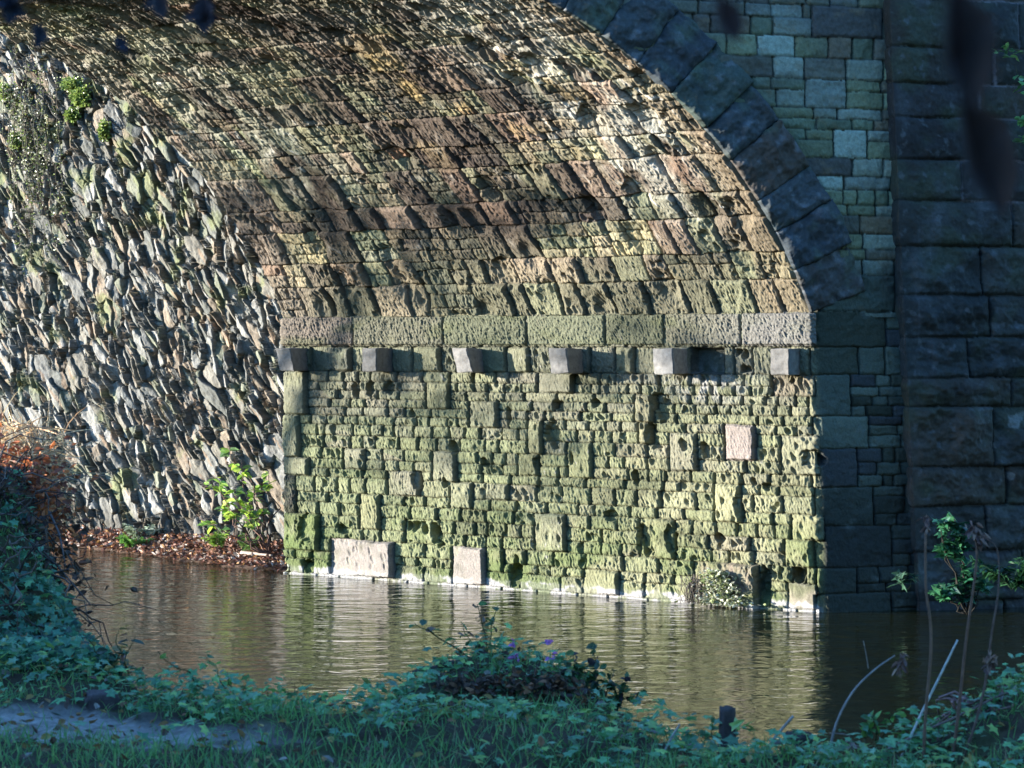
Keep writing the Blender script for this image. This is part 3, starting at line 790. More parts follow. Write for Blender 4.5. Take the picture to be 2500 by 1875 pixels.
# near bank
EX = [(-600, 15.), (0, 13.5), (120, 12.8), (200, 11.5), (270, 10.7), (340, 10.4), (430, 10.2), (560, 10.1), (830, 9.75), (960, 10.2), (1150, 10.9), (1300, 11.), (1430, 10.4), (1540, 9.4), (1700, 8.75), (2000, 8.4), (2150, 8.6), (2300, 9.1), (2500, 9.4), (3200, 9.5)]
exx = np.array([(x-1250)/F*y for x, y in EX]); exy = np.array([y for x, y in EX])
o_ = np.argsort(exx); exx, exy = exx[o_], exy[o_]
def path_mask(X, Y):
    yc = np.interp(X, [-6, -2.2, -1.2, -.3, .6, 2, 5], [9.7, 9.15, 8.75, 8.25, 8.0, 7.6, 7.2])+.12*noise(X*1.3, Y*1.3, 8)
    hw = np.interp(X, [-6, -2, -1.4, -.9, -.5, 1.5], [.50, .38, .20, -.02, -.2, -.3])
    return sstep(hw+.12, hw-.08, np.abs(Y-yc)+.12*noise(X*3, Y*3, 9))
def bank(X, Y):
    ed = np.interp(X, exx, exy)+.12*noise(X*2, Y*0, 5)
    d = Y-ed
    z = 1.58-2.3*sstep(-.1, 1.5, d)-.10*sstep(-.6, .1, d)
    z = z+.08*fbm(X*1.2, Y*1.2, 6, 4)*(1-path_mask(X, Y)*.7)
    z = z-.05*path_mask(X, Y)
    # heap with dead bracken in the middle, scrub mound at the left, rise at the right
    z = z+.04*np.exp(-((X-.10)/.42)**2-((Y-10.3)/.5)**2)
    z = z+0.75*sstep(-2.62, -3.08, X*12.5/Y+.10*noise(X*3, Y*3, 7))*sstep(10.4, 11.9, Y)*sstep(13.9, 13.0, Y)
    z = z+.28*sstep(1.75, 2.4, X)*sstep(7.2, 8.4, Y)*sstep(9.6, 8.8, Y)
    return z
X, Y = np.meshgrid(np.concatenate([np.linspace(-14, -4.2, 60), np.linspace(-4.15, 4.15, 520), np.linspace(4.2, 12, 50)]), np.concatenate([np.linspace(-8, 6.5, 40), np.linspace(6.53, 16.5, 560)]))
Z = bank(X, Y)+.028*fbm(X*6, Y*6, 14, 5)
pm = path_mask(X, Y)
col = np.ones(X.shape+(3,))*np.array([.055, .042, .028])
col = mix(col, (.05, .07, .025), .6*sstep(-.2, .4, fbm(X*3, Y*3, 15)))
col = mix(col, (.34, .32, .30), .9*pm)
col = mix(col, (.13, .11, .09), .8*pm*sstep(.0, .4, fbm(X*4, Y*7, 16, 5)))
col = mix(col, (.42, .41, .40), .5*pm*sstep(.35, .6, fbm(X*14, Y*16, 17)))
bo = grid_obj('bank', np.stack([X, Y, Z], -1), col, M['earth'], flip=True)
tag(bo, 'earth river bank', None, None, 'structure')

# ------------------------------------------------------------------ vegetation
def in_view(p, m=60):
    x = 1250+F*p[:, 0]/p[:, 1]; y = HY+F*(CAMZ-p[:, 2])/p[:, 1]
    return (x > -m) & (x < 2500+m) & (y < 1875+m*2)
def pick(cols, n, w=None, var=.25, rng=RNG):
    c = np.array(cols)[rng.choice(len(cols), n, p=None if w is None else np.array(w)/np.sum(w))]
    return c*(1+rng.uniform(-var, var, (n, 1)))
def ground_pts(n, dens, ymin=7.2, ymax=15.5, rng=RNG):
    X = rng.uniform(-4.2, 4.2, n); Y = rng.uniform(ymin, ymax, n)
    p = np.stack([X, Y, bank(X, Y)], 1)
    keep = in_view(p) & (p[:, 2] > .05) & (rng.random(n) < dens(X, Y))
    return p[keep]
G = [(.17, .42, .17), (.13, .35, .17), (.30, .50, .13), (.10, .25, .14), (.22, .40, .24)]
# grass
def dg(X, Y):
    n = fbm(X*1.3, Y*1.3, 61)
    near_ = sstep(9.0, 8.4, Y+.35*X)
    return np.clip((.25+.75*sstep(-.1, .3, n)+near_)*(1-.97*path_mask(X, Y)), 0, 1)*.9
p = ground_pts(62000, dg)
n_ = len(p)
o = scatter('grass', *BLADE, p, rots(n_, .35), np.stack([RNG.uniform(.04, .12, n_), RNG.uniform(.05, .10, n_), RNG.uniform(.04, .12, n_)], 1),
            pick([(.16, .38, .12), (.12, .30, .10), (.22, .42, .12), (.34, .30, .16)], n_, [4, 3, 2, .6]), M['grass'])
tag(o, 'short green grass along the near bank', 'grass', None, 'stuff')
# low leafy ground cover
def dc(X, Y):
    ed = np.interp(X, exx, exy)
    n = fbm(X*1.7+3, Y*1.7, 62)
    return np.clip((sstep(-.35, .25, n)*.8+.5*sstep(-1.1, -.2, Y-ed))*(1-.96*path_mask(X, Y))*sstep(8.0, 8.6, Y+.3*X+.3*n)*sstep(1.0, .4, Y-ed)*(1-.85*np.exp(-((X-.08)/.30)**2-((Y-9.7)/.35)**2)), 0, 1)
p = ground_pts(52000, dc)
n_ = len(p); p[:, 2] += RNG.uniform(.0, .10, n_)**1.0*(1+.8*(fbm(p[:, 0]*2, p[:, 1]*2, 63) > .1))
o = scatter('ground_cover', *IVY, p, rots(n_, .32), RNG.uniform(.025, .07, n_), pick(G+[(.36, .40, .12)], n_, [4, 3, 2, 2, 2, .5]), M['leaf'])
tag(o, 'low nettles and ivy leaves crowding the water edge', 'ground cover', None, 'stuff')
# fallen leaves on the bank
p = ground_pts(9500, lambda X, Y: .25+.5*path_mask(X, Y)+.3*(fbm(X*2, Y*2, 64) > .1))
n_ = len(p); p[:, 2] += RNG.uniform(.01, .06, n_)
o = scatter('fallen_leaves', *CURL, p, rots(n_, .4), RNG.uniform(.025, .06, n_), pick([(.22, .11, .05), (.34, .20, .08), (.12, .07, .05), (.30, .27, .24), (.42, .30, .10)], n_), M['dry'])
tag(o, 'scattered brown fallen leaves on the near bank', 'fallen leaves', None, 'stuff')

def bush(name, label, cat, cells, leafT, n, size, cols, w=None, mat='leaf', stems=12, stemcol=(.07, .05, .035), base=None, seed=0, tilt=.8, shell=.5, stem_r=.006):
    """cells: list of (cx,cy,cz,rx,ry,rz)"""
    r = np.random.default_rng(seed); vol = np.array([c[3]*c[5] for c in cells]); ci = r.choice(len(cells), n, p=vol/vol.sum())
    cc = np.array(cells)[ci]
    d = r.normal(0, 1, (n, 3)); d /= np.linalg.norm(d, axis=1)[:, None]
    rad = (1-shell*r.random(n)**1.5)
    p = cc[:, :3]+d*cc[:, 3:]*rad[:, None]
    p += .04*np.stack([noise(p[:, 0]*9, p[:, 2]*9, seed), noise(p[:, 1]*9, p[:, 2]*9, seed+1), noise(p[:, 0]*9, p[:, 1]*9, seed+2)], 1)
    b = np.array(base if base is not None else (cells[0][0], cells[0][1], cells[0][2]-cells[0][5]))
    root = empty(name, tuple(b)); tag(root, label, cat)
    fo = scatter('foliage', *leafT, p, rots(n, tilt, rng=r), r.uniform(size[0], size[1], n), pick(cols, n, w, rng=r), M[mat])
    parts = []; cl = []
    for s in range(stems):
        q = p[r.integers(n)]
        b0 = b+np.array([r.normal(0, .12), r.normal(0, .08), 0])
        parts.append(tube(wobble(b0, q, 9, .10, seed*100+s), [stem_r, stem_r*.35], 5)); cl.append(np.array(stemcol)*r.uniform(.7, 1.6))
    so = join_parts('stems', parts, cl, M['wood'])
    rooted(root, [fo, so]); return root
# scrub on the left mound: dead tangle below, ivy in front, tawny sunlit top
def mound_pts(n, x0, x1, y0, y1, rng, out=.05):
    X = rng.uniform(x0, x1, n); Y = rng.uniform(y0, y1, n); Z = bank(X, Y)+rng.uniform(0, out, n)
    return np.stack([X, Y, Z], 1)
rg_ = np.random.default_rng(77)
root = empty('ivy_scrub', (-3.0, 11.6, 1.6)); tag(root, 'dark tangled ivy and bramble heap on the bank at the left edge', 'scrub')
p = mound_pts(9000, -3.6, -2.0, 10.4, 13.2, rg_, .14); n_ = len(p)
k_ = rg_.random(n_) < np.clip(1.25-(p[:, 2]-1.5)*2., .05, 1); p = p[k_]; n_ = len(p)
f_ = scatter('ivy_leaves', *IVY, p, rots(n_, .6, up=np.tile([.5, -.7, .5], (n_, 1)), rng=rg_), rg_.uniform(.025, .07, n_), pick([(.08, .24, .15), (.11, .32, .18), (.05, .13, .10), (.26, .32, .10), (.34, .22, .12)], n_, [4, 3, 3, .5, .4], rng=rg_), M['leaf'])
parts = []; cl = []
for s in range(170):
    a = mound_pts(1, -3.6, -2.6, 10.7, 13.0, rg_, .3)[0]; b = a+np.array([rg_.normal(.15, .25), rg_.normal(-.1, .2), rg_.uniform(-.6, .25)])
    b[2] = max(b[2], 1.2)
    parts.append(tube(wobble(a, b, 8, .12, 500+s, -.08), [.006, .002], 4)); cl.append(np.array([(.10, .075, .055), (.16, .12, .10), (.06, .045, .04)][s % 3]))
s_ = join_parts('stems', parts, cl, M['wood'])
p = mound_pts(5000, -3.7, -2.6, 11.6, 13.2, rg_, .18); n_ = len(p)
d_ = scatter('dead_leaves', *CURL, p, rots(n_, .9, rng=rg_), rg_.uniform(.02, .06, n_), pick([(.10, .06, .045), (.16, .09, .05), (.07, .05, .05)], n_, rng=rg_), M['dry'])
rooted(root, [f_, s_, d_])
# tawny dead grass + rusty bracken on top, caught by the sun
root = empty('dead_bracken', (-3.15, 12.9, 2.1)); tag(root, 'sunlit orange dead bracken and straw heap at the far left', 'dead bracken')
n_ = 4200; c0 = px(22, 1160, 12.9)
th_ = rg_.normal(0, 1, (n_, 3))
p = c0+th_*np.array([.13, .14, .15])
p[:, 2] = np.minimum(p[:, 2], c0[2]+.30)
bl = scatter('straw', *BLADE, p, rots(n_, .9, rng=rg_), np.stack([rg_.uniform(.1, .3, n_)]*3, 1)*np.array([1, .5, -1]), pick([(.66, .48, .26), (.55, .32, .16), (.72, .58, .36)], n_, rng=rg_), M['dry'])
n2 = 2800; p = c0+np.array([.10, -.45, -.16])+rg_.normal(0, 1, (n2, 3))*np.array([.16, .14, .14])
bl2 = scatter('fronds', *CURL, p, rots(n2, 1., rng=rg_), rg_.uniform(.03, .07, n2), pick([(.68, .24, .08), (.52, .16, .06), (.26, .10, .06)], n2, rng=rg_), M['dry'])
n3 = 3500; p = c0+np.array([-.05, 0, -.75])+rg_.normal(0, 1, (n3, 3))*np.array([.2, .14, .32])
bl3 = scatter('dead_leaves', *CURL, p, rots(n3, 1., rng=rg_), rg_.uniform(.03, .08, n3), pick([(.12, .07, .05), (.08, .06, .05), (.2, .11, .06)], n3, rng=rg_), M['dry'])
rooted(root, [bl, bl2, bl3])

# middle heap of dead stems with greenery
c = px(1300, 1715, 9.8)
bush('bramble_heap', 'low heap of dead bracken and leaves overgrown with ivy in the middle of the bank', 'bramble heap',
     [(c[0], c[1], c[2]-.02, .30, .22, .16), (c[0]-.24, c[1]+.1, c[2]-.02, .28, .2, .12)], CURL, 2600, (.025, .06),
     [(.10, .06, .04), (.17, .09, .05), (.07, .05, .04), (.28, .13, .06), (.05, .11, .05)], [3, 2, 3, 1, 1.5], 'dry', 60, seed=5, base=(c[0]-.05, c[1], 1.5))
c = px(1240, 1650, 10.25)
bush('leafy_weeds', 'green and blue-green leaves trailing over the top of the bramble heap', 'weeds',
     [(c[0], c[1], c[2]-.03, .33, .2, .08), (c[0]+.20, c[1]-.15, c[2]-.1, .12, .12, .14), (c[0]-.35, c[1], c[2]-.1, .2, .2, .07)], IVY, 1500, (.025, .055), G+[(.12, .2, .06)], None, 'leaf', 20, seed=6, base=(c[0], c[1], 1.55))

def plant(name, label, cat, base, tips, leafT, nl, size, cols, mat='leaf', sr=(.006, .002), stemcol=(.08, .09, .04), start=.3, seed=0, tilt=.5, extra=None, w=None, amp=.05):
    """stems from base to each tip, leaves in pairs along them"""
    r = np.random.default_rng(seed); root = empty(name, tuple(base)); tag(root, label, cat)
    parts = []; cl = []; ps = []
    for i, t in enumerate(tips):
        W_ = wobble(np.array(base)+r.normal(0, .01, 3)*[1, 1, 0], t, 10, amp, seed*31+i)
        parts.append(tube(W_, list(sr), 5)); cl.append(np.array(stemcol)*r.uniform(.8, 1.3))
        for q in r.uniform(start, 1, nl):
            j = q*9; a = int(min(j, 8)); ps.append(W_[a]*(1-(j-a))+W_[a+1]*(j-a)+r.normal(0, .008, 3))
    obs = [join_parts('stem', parts, cl, M['wood'])]
    if nl:
        ps = np.array(ps); n = len(ps)
        obs.append(scatter('leaves', *leafT, ps, rots(n, tilt, rng=r), r.uniform(size[0], size[1], n), pick(cols, n, w, rng=r), M[mat]))
    if extra: obs += extra(r)
    rooted(root, obs); return root
def flowers(pos, size, cols):
    def f(r):
        P_ = np.array(pos); n = len(P_); k = 6
        return [scatter('flower', *CURL, q+r.normal(0, size*.3, (k, 3)), rots(k, 1.5, rng=r), r.uniform(size*.7, size*1.2, k), pick(cols, k, rng=r), M['petal']) for q in P_]
    return f
# balsam with pink flowers and drooping leaves
Y_ = 10.0
tips = [px(x, y, Y_) for x, y in ((1450, 1570), (1500, 1640), (1545, 1650), (1470, 1690), (1400, 1590), (1380, 1620), (1530, 1740), (1560, 1700))]
plant('balsam_plant', 'drooping leafy balsam with pink flowers on the right of the bramble heap', 'plant', px(1440, 1790, Y_), tips, OVAL, 42, (.035, .07),
      [(.06, .14, .05), (.05, .10, .05), (.12, .20, .06), (.06, .05, .06)], seed=8, tilt=.9,
      extra=flowers([px(1255, 1575, Y_), px(1260, 1605, Y_), px(1345, 1605, Y_), px(1332, 1570, Y_), px(1238, 1745, 9.5), px(1418, 1775, 9.3), px(1285, 1500, 10)][:6], .03, [(.62, .22, .55), (.55, .25, .62)]))
# small upright weeds in front of the water
plant('nettle', 'tall thin nettle standing against the water, left of centre', 'plant', px(590, 1740, 9.8), [px(500, 1600, 9.8), px(555, 1640, 9.8), px(600, 1665, 9.8), px(385, 1590, 9.8)], OVAL, 11, (.03, .055), G, seed=9)
plant('nettle', 'cluster of green nettles by the water edge below the wall corner', 'plant', px(700, 1770, 9.6), [px(650, 1680, 9.6), px(720, 1670, 9.6), px(820, 1690, 9.6), px(835, 1720, 9.6)], OVAL, 16, (.03, .06), G, seed=10)
plant('sapling', 'spindly stem with yellow and dark leaves at the foot of the ivy heap', 'plant', px(265, 1680, 10.4), [px(310, 1590, 10.4), px(290, 1540, 10.4), px(215, 1560, 10.4), px(330, 1555, 10.4)], OVAL, 9, (.05, .08), [(.42, .30, .10), (.05, .12, .06), (.06, .10, .07), (.35, .16, .10)], seed=11)
plant('seedling', 'thin seedling with three round leaves beside the broken log', 'plant', px(1180, 1640, 10.6), [px(1010, 1520, 10.6), px(1130, 1530, 10.6), px(1165, 1475, 10.6), px(1215, 1480, 10.6)], OVAL, 5, (.05, .075), [(.09, .20, .05), (.06, .14, .06), (.22, .14, .11)], seed=12, start=.7, amp=.03)
plant('leafy_shoot', 'upright bright green shoot on the bank near the right corner', 'plant', px(2160, 1850, 8.6), [px(2180, 1740, 8.6), px(2240, 1760, 8.6), px(2110, 1780, 8.6), px(2250, 1800, 8.6), px(2130, 1745, 8.6)], OVAL, 11, (.04, .075), [(.16, .34, .07), (.10, .26, .07), (.06, .18, .08)], seed=13, start=.6)
plant('weed', 'small weed growing round the taller wooden post', 'plant', px(1770, 1845, 8.6), [px(1740, 1745, 8.6), px(1700, 1790, 8.6), px(1800, 1760, 8.6)], OVAL, 12, (.03, .055), G, seed=14, start=.4)
c = px(2440, 1850, 8.7)
bush('ivy_bush', 'bank corner thicket of ivy, bramble and yellowing leaves at lower right', 'bush', [(c[0]+.05, c[1], c[2]-.02, .36, .3, .12), (c[0]+.16, c[1]+.1, c[2]+.12, .18, .3, .12), (c[0]-.32, c[1], c[2]-.09, .22, .25, .07)], IVY, 1500, (.03, .065),
     [(.05, .14, .06), (.10, .22, .05), (.35, .32, .08), (.40, .16, .07), (.35, .2, .2)], [5, 3, 1, 1, .4], 'leaf', 50, seed=15, base=(c[0], c[1], 1.75), stemcol=(.22, .13, .12))
# dead tall stems
def stem_thing(name, label, cat, path, r, col, extra=None, seed=0):
    P_ = np.array(path); root = empty(name, tuple(P_[0])); tag(root, label, cat)
    t = np.linspace(0, len(P_)-1, 18); Q_ = np.stack([np.interp(t, range(len(P_)), P_[:, i]) for i in range(3)], 1)
    for _ in range(3): Q_[1:-1] = .5*Q_[1:-1]+.25*(Q_[:-2]+Q_[2:])
    obs = [join_parts('stem', [tube(Q_, r, 6)], [np.array(col)], M['wood'])]
    if extra is not None:
        rr_ = np.random.default_rng(seed)
        pos, size, cols = extra; n = len(pos)*9
        PP = np.repeat(np.array(pos), 9, 0)+rr_.normal(0, size*.3, (n, 3))*[.7, .7, 1]
        Rm = rots(n, 1.2, rng=rr_); Rm[:, 2, 0] = -abs(Rm[:, 2, 0])-.6
        obs.append(scatter('seed_head', *CURL, PP, Rm, rr_.uniform(size*.5, size*1., n), pick(cols, n, rng=rr_), M['dry']))
    rooted(root, obs); return root
DR = [(.22, .13, .10), (.30, .20, .15), (.15, .09, .08)]
Y_ = 8.2
stem_thing('dead_plant', 'leftmost of the three tall brown stems, wavy, with a narrow seed head', 'dead stem', [px(x, y, Y_) for x, y in ((2255, 1870), (2258, 1740), (2275, 1600), (2272, 1500), (2258, 1450), (2260, 1290))], [.007, .0045], (.18, .11, .075), ([px(2264, 1262, Y_), px(2262, 1285, Y_)], .035, DR), 1)
stem_thing('dead_plant', 'middle of the three tall brown stems, leaning right, with a hooked dead seed head', 'dead stem', [px(x, y, Y_) for x, y in ((2325, 1860), (2345, 1700), (2358, 1560), (2378, 1430), (2388, 1340), (2378, 1295))], [.007, .004], (.17, .10, .07), ([px(2375, 1290, Y_), px(2395, 1310, Y_), px(2385, 1300, Y_)], .05, DR), 2)
stem_thing('dead_plant', 'rightmost and thinnest of the three tall brown stems, dead leaf halfway up', 'dead stem', [px(x, y, Y_) for x, y in ((2350, 1860), (2405, 1700), (2420, 1540), (2440, 1450), (2440, 1330), (2410, 1318))], [.006, .002], (.15, .10, .08), ([px(2417, 1600, Y_), px(2420, 1625, Y_)], .045, DR), 3)
stem_thing('twig', 'pale bare straight twig leaning right in front of the dark water', 'twig', [px(x, y, 8.4) for x, y in ((2200, 1850), (2250, 1740), (2300, 1640), (2338, 1562))], [.006, .004], (.50, .52, .50))
stem_thing('twig', 'grey arched twig ending in a withered drooping leaf', 'twig', [px(x, y, 8.4) for x, y in ((2020, 1860), (2040, 1760), (2085, 1680), (2140, 1630), (2185, 1600))], [.006, .003], (.30, .27, .26), ([px(2200, 1605, 8.4), px(2196, 1622, 8.4)], .04, DR), 4)
stem_thing('twig', 'short twig with one curled pinkish dead leaf low over the dark water', 'twig', [px(x, y, 8.4) for x, y in ((2025, 1790), (2060, 1792), (2075, 1797))], [.003, .002], (.25, .2, .18), ([px(2080, 1810, 8.4), px(2080, 1825, 8.4)], .045, [(.36, .27, .25), (.30, .22, .2)]), 5)
stem_thing('twig', 'thin grey stick poking up between the two wooden posts', 'twig', [px(x, y, 8.5) for x, y in ((1866, 1835), (1900, 1790), (1937, 1748))], [.006, .006], (.34, .30, .27))
stem_thing('twig', 'thin grey stick left of the taller wooden post', 'twig', [px(x, y, 8.5) for x, y in ((1622, 1835), (1640, 1800), (1660, 1768))], [.005, .004], (.36, .33, .3))
stem_thing('twig', 'tiny upright twig above the arched twig', 'twig', [px(x, y, 8.4) for x, y in ((2120, 1632), (2115, 1600), (2108, 1565))], [.0025, .0015], (.25, .22, .2))
for s, (a, b) in enumerate([((2130, 1870), (2490, 1680)), ]):
    stem_thing('bramble_cane', 'long arching bramble cane rising to the right edge', 'bramble cane', [px(2090, 1875, 8.3), px(2220, 1800, 8.4), px(2360, 1740, 8.5), px(2470, 1680, 8.6), px(2560, 1700, 8.6)], [.006, .004], (.22, .16, .14), ([px(2480, 1680, 8.6)], .02, [(.5, .45, .42)]), 6)
for i, (a, b, lab) in enumerate([((0, 1500), (215, 1590), 'bare grey bramble stem crossing the lower ivy heap'), ((20, 1270), (222, 1478), 'long dark stick sticking out of the ivy heap over the water'), ((120, 1250), (158, 1370), 'thin upright stem at the edge of the ivy heap')]):
    stem_thing('twig', lab, 'twig', [px(a[0], a[1], 12.0), px((a[0]+b[0])/2+6, (a[1]+b[1])/2-8, 11.7), px(b[0], b[1], 11.5)], [.009, .004], (.12, .09, .08))

# posts, stump, log, rock
def knob(name, label, cat, base, top, r0, r1, col, seed=0, flat=1.):
    P_ = np.linspace(base, top, 14); V_, fl = tube(P_, np.linspace(r0, r1, 14), 20)
    c_ = V_.mean(0); d = V_-c_; ang_ = np.arctan2(d[:, 1], d[:, 0])
    g_ = 1+.14*noise(ang_*1.6+seed, V_[:, 2]*3, seed)+.08*noise(ang_*5, V_[:, 2]*12, seed+1)
    V_[:, 0] = c_[0]+d[:, 0]*g_; V_[:, 1] = c_[1]+d[:, 1]*g_
    topm = V_[:, 2] > top[2]-.01
    V_[topm, 2] += .008*noise(V_[topm, 0]*40, V_[topm, 1]*40, seed+3)
    col_ = np.array(col)*(1+.35*noise(ang_*3, V_[:, 2]*7, seed+4))[:, None]
    V_ = V_-base
    o = make_mesh(name, V_, fl, col_, M['wood'], None, True); o.location = tuple(base)
    return tag(o, label, cat)
knob('wooden_post', 'thin dark weathered wooden post standing at the water edge', 'post', px(1774, 1850, 8.55), px(1776, 1728, 8.55), .036, .034, (.06, .05, .05), 1)
knob('wooden_post', 'short thick broken wooden stump with a jagged top, right of the thin post', 'post', px(1948, 1880, 8.5), px(1950, 1790, 8.5), .066, .058, (.05, .042, .04), 5)
# log stub leaning in the middle
o_ = join_parts('log', [tube(wobble(px(1205, 1650, 10.5), px(1165, 1566, 10.5), 7, .02, 3), [.038, .03, .02], 9), tube(wobble(px(1010, 1645, 10.6), px(1240, 1605, 10.5), 9, .03, 4), [.02, .035], 8)], [np.array([.10, .08, .075]), np.array([.06, .045, .04])], M['wood'])
tag(o_, 'dark broken branch stub on the bank above the bramble heap', 'branch')
# stone beside path
def rock(name, label, c, s, col, seed):
    import bmesh
    bm = bmesh.new(); bmesh.ops.create_icosphere(bm, subdivisions=4, radius=1)
    co = np.array([v_.co[:] for v_ in bm.verts])
    co = np.sign(co)*np.abs(co)**.55
    f_ = 1+.12*noise(co[:, 0]*1.5+seed, co[:, 1]*1.5+co[:, 2], seed)+.05*noise(co[:, 0]*5, co[:, 2]*5+co[:, 1]*3, seed+1)
    co = co*f_[:, None]*np.array(s)
    for v_, q in zip(bm.verts, co): v_.co = Vector(q)
    bm.normal_update(); me = bpy.data.meshes.new(name); bm.to_mesh(me); bm.free()
    ca = me.color_attributes.new('Col', 'FLOAT_COLOR', 'POINT'); ca.data.foreach_set('color', np.tile(np.r_[col, 1], len(me.vertices)).astype(np.float32))
    me.materials.append(M['rubble']); me.polygons.foreach_set('use_smooth', np.full(len(me.polygons), True))
    o = bpy.data.objects.new(name, me); C.objects.link(o); o.location = tuple(c); o.rotation_euler = (0, 0, .4)
    return tag(o, label, 'stone')
rock('kerb_stone', 'squarish dark cut stump stone beside the muddy path', px(248, 1716, 9.65), (.075, .07, .06), (.16, .13, .13), 3)

# ---- far bank under the revetment
U, V = np.meshgrid(np.linspace(-1.5, 16, 260), np.linspace(-.6, 1.9, 50))
Pb = np.zeros(U.shape+(3,)); Pb += R0*np.array([1, 1, 0]); Pb += RA*U[..., None]+RN*V[..., None]
wd = np.interp(U, [-1.5, 0, 1.5, 3, 4.5, 7], [1.4, 1.35, 1.0, .6, .35, .25])
Pb[..., 2] = .20*sstep(wd, -.1, V)-.14*sstep(wd*.9, wd*1.25, V)+.035*fbm(U*3, V*3, 66)
ls = grid_obj('silt_bank', Pb, np.ones(Pb.shape)*np.array([.10, .06, .04]), M['earth'])
tag(ls, 'muddy strip', None, None, 'structure')
n_ = 4600; r_ = np.random.default_rng(91)
uu = r_.uniform(-1.2, 6.5, n_); wd = np.interp(uu, [-1.5, 0, 1.5, 3, 4.5, 7], [1.4, 1.35, 1.0, .6, .35, .25]); vv = r_.uniform(-.2, 1.0, n_)*wd
p = R0*np.array([1, 1, 0])+RA*uu[:, None]+RN*vv[:, None]; p[:, 2] = .20*sstep(wd, -.1, vv)+.02+r_.uniform(0, .06, n_)
o = scatter('leaf_litter', *CURL, p, rots(n_, .5, rng=r_), r_.uniform(.05, .11, n_), pick([(.24, .11, .07), (.34, .17, .10), (.18, .08, .06), (.5, .42, .36), (.13, .08, .06), (.40, .22, .08)], n_, [4, 3, 3, 2.5, 3, 1.2], rng=r_), M['dry'])
tag(o, 'drift of russet fallen leaves between the rubble wall and the water', 'leaf litter', None, 'stuff')
stem_thing('driftwood', 'pale driftwood stick lying in the leaf drift by the abutment', 'driftwood', [px(590, 1350, 30.6)+[0, 0, .0], px(625, 1352, 30.4), px(665, 1356, 30.2)], [.035, .025, .015], (.34, .28, .24))
# sapling on far bank
Y_ = 30.3
tips = [px(x, y, Y_) for x, y in ((560, 1095), (590, 1130), (520, 1160), (620, 1180), (480, 1255), (545, 1230), (600, 1225), (640, 1240), (655, 1150), (500, 1175), (570, 1190))]
plant('hazel_sapling', 'young sapling with bright yellow-green leaves in front of the rubble wall', 'sapling', px(660, 1350, Y_), tips, OVAL, 15, (.11, .19), [(.42, .60, .09), (.28, .46, .08), (.52, .66, .14), (.18, .30, .12)], seed=21, start=.55, sr=(.014, .004), stemcol=(.14, .08, .06), amp=.25)
def fern(label, base, fr, L, cols, seed):
    r = np.random.default_rng(seed); root = empty('fern', tuple(base)); tag(root, label, 'fern')
    parts = []; cl = []; ps = []; yaw = []; sz = []
    for i in range(fr):
        a = r.uniform(0, 2*np.pi); t = np.linspace(0, 1, 12)
        l = L*r.uniform(.7, 1.1); sp = r.uniform(.4, .9)
        W_ = np.array(base)+np.stack([np.cos(a)*l*sp*t, np.sin(a)*l*sp*t*.6, l*(t*1.0-t**2*.75*sp)], 1)
        parts.append(tube(W_, [.006, .002], 4)); cl.append(np.array(cols[0])*.6)
        for q in np.linspace(.12, 1, 20):
            c_ = np.array([np.interp(q, t, W_[:, j]) for j in range(3)])
            for s in (-1, 1):
                ps.append(c_); yaw.append(a+s*1.25); sz.append(l*.30*math.sin(math.pi*min(1, .25+q*.8))**.8+.01)
    n = len(ps); T = (OVAL[0]*np.array([1, .5, 1]), OVAL[1])
    rooted(root, [join_parts('rachis', parts, cl, M['wood']), scatter('fronds', *T, np.array(ps), rots(n, .25, yaw=np.array(yaw), rng=r), np.array(sz), pick(cols, n, rng=r), M['leaf'])])
fern('bright green fern at the foot of the rubble wall, left of the sapling', px(325, 1342, 32.2), 9, .42, [(.20, .42, .07), (.14, .30, .08)], 31)
fern('pale upright fern frond behind the bright green fern', px(345, 1325, 32.6), 6, .55, [(.36, .42, .34), (.22, .28, .18)], 32)
fern('yellow-green fern at the foot of the sapling', px(530, 1335, 30.9), 8, .36, [(.32, .48, .08), (.22, .36, .08)], 33)
fern('small dark green fern near the abutment corner', px(610, 1345, 30.5), 8, .40, [(.12, .22, .08), (.20, .32, .09)], 34)
fern('dark green fern hanging at the right edge of the river', px(2470, 1440, 22.5), 9, .7, [(.02, .07, .03), (.025, .09, .04)], 35)
# maple-leaved plant right against the dark pilaster
Y_ = 22.0
tips = [px(x, y, Y_) for x, y in ((2290, 1270), (2330, 1265), (2350, 1290), (2300, 1310), (2335, 1330), (2345, 1370), (2370, 1400), (2310, 1435), (2360, 1440), (2280, 1440), (2400, 1420))]
plant('sycamore_shoot', 'slender green lobed-leaf shoot standing before the dark pilaster', 'shoot', px(2365, 1500, Y_), tips, IVY, 16, (.10, .19), [(.02, .10, .05), (.015, .07, .04), (.03, .12, .05)], seed=22, start=.72, sr=(.012, .004), stemcol=(.012, .011, .008), amp=.1)  # leaf and stem colours darkened to stand in for shade here
plant('sycamore_shoot', 'small pale green seedling on the ledge at the foot of the bridge face', 'shoot', px(2215, 1440, 24.2), [px(2205, 1395, 24.2), px(2225, 1400, 24.2), px(2195, 1420, 24.2)], IVY, 7, (.10, .17), [(.04, .10, .06), (.06, .12, .08)], seed=23, start=.5)
plant('ivy_sprig', 'small bright sprig growing from the upper right masonry', 'sprig', px(2500, 130, 25.2), [px(2450, 110, 25.2), px(2430, 120, 25.1), px(2460, 140, 25.1)], OVAL, 7, (.08, .13), [(.22, .40, .12), (.12, .26, .10)], seed=24, start=.4)
plant('ivy_sprig', 'leafy sprig at the extreme right edge lower than the other one', 'sprig', px(2530, 300, 25.2), [px(2490, 290, 25.2), px(2485, 350, 25.2), px(2480, 160, 25.2)], OVAL, 9, (.10, .16), [(.15, .36, .12), (.12, .26, .10)], seed=25, start=.4)
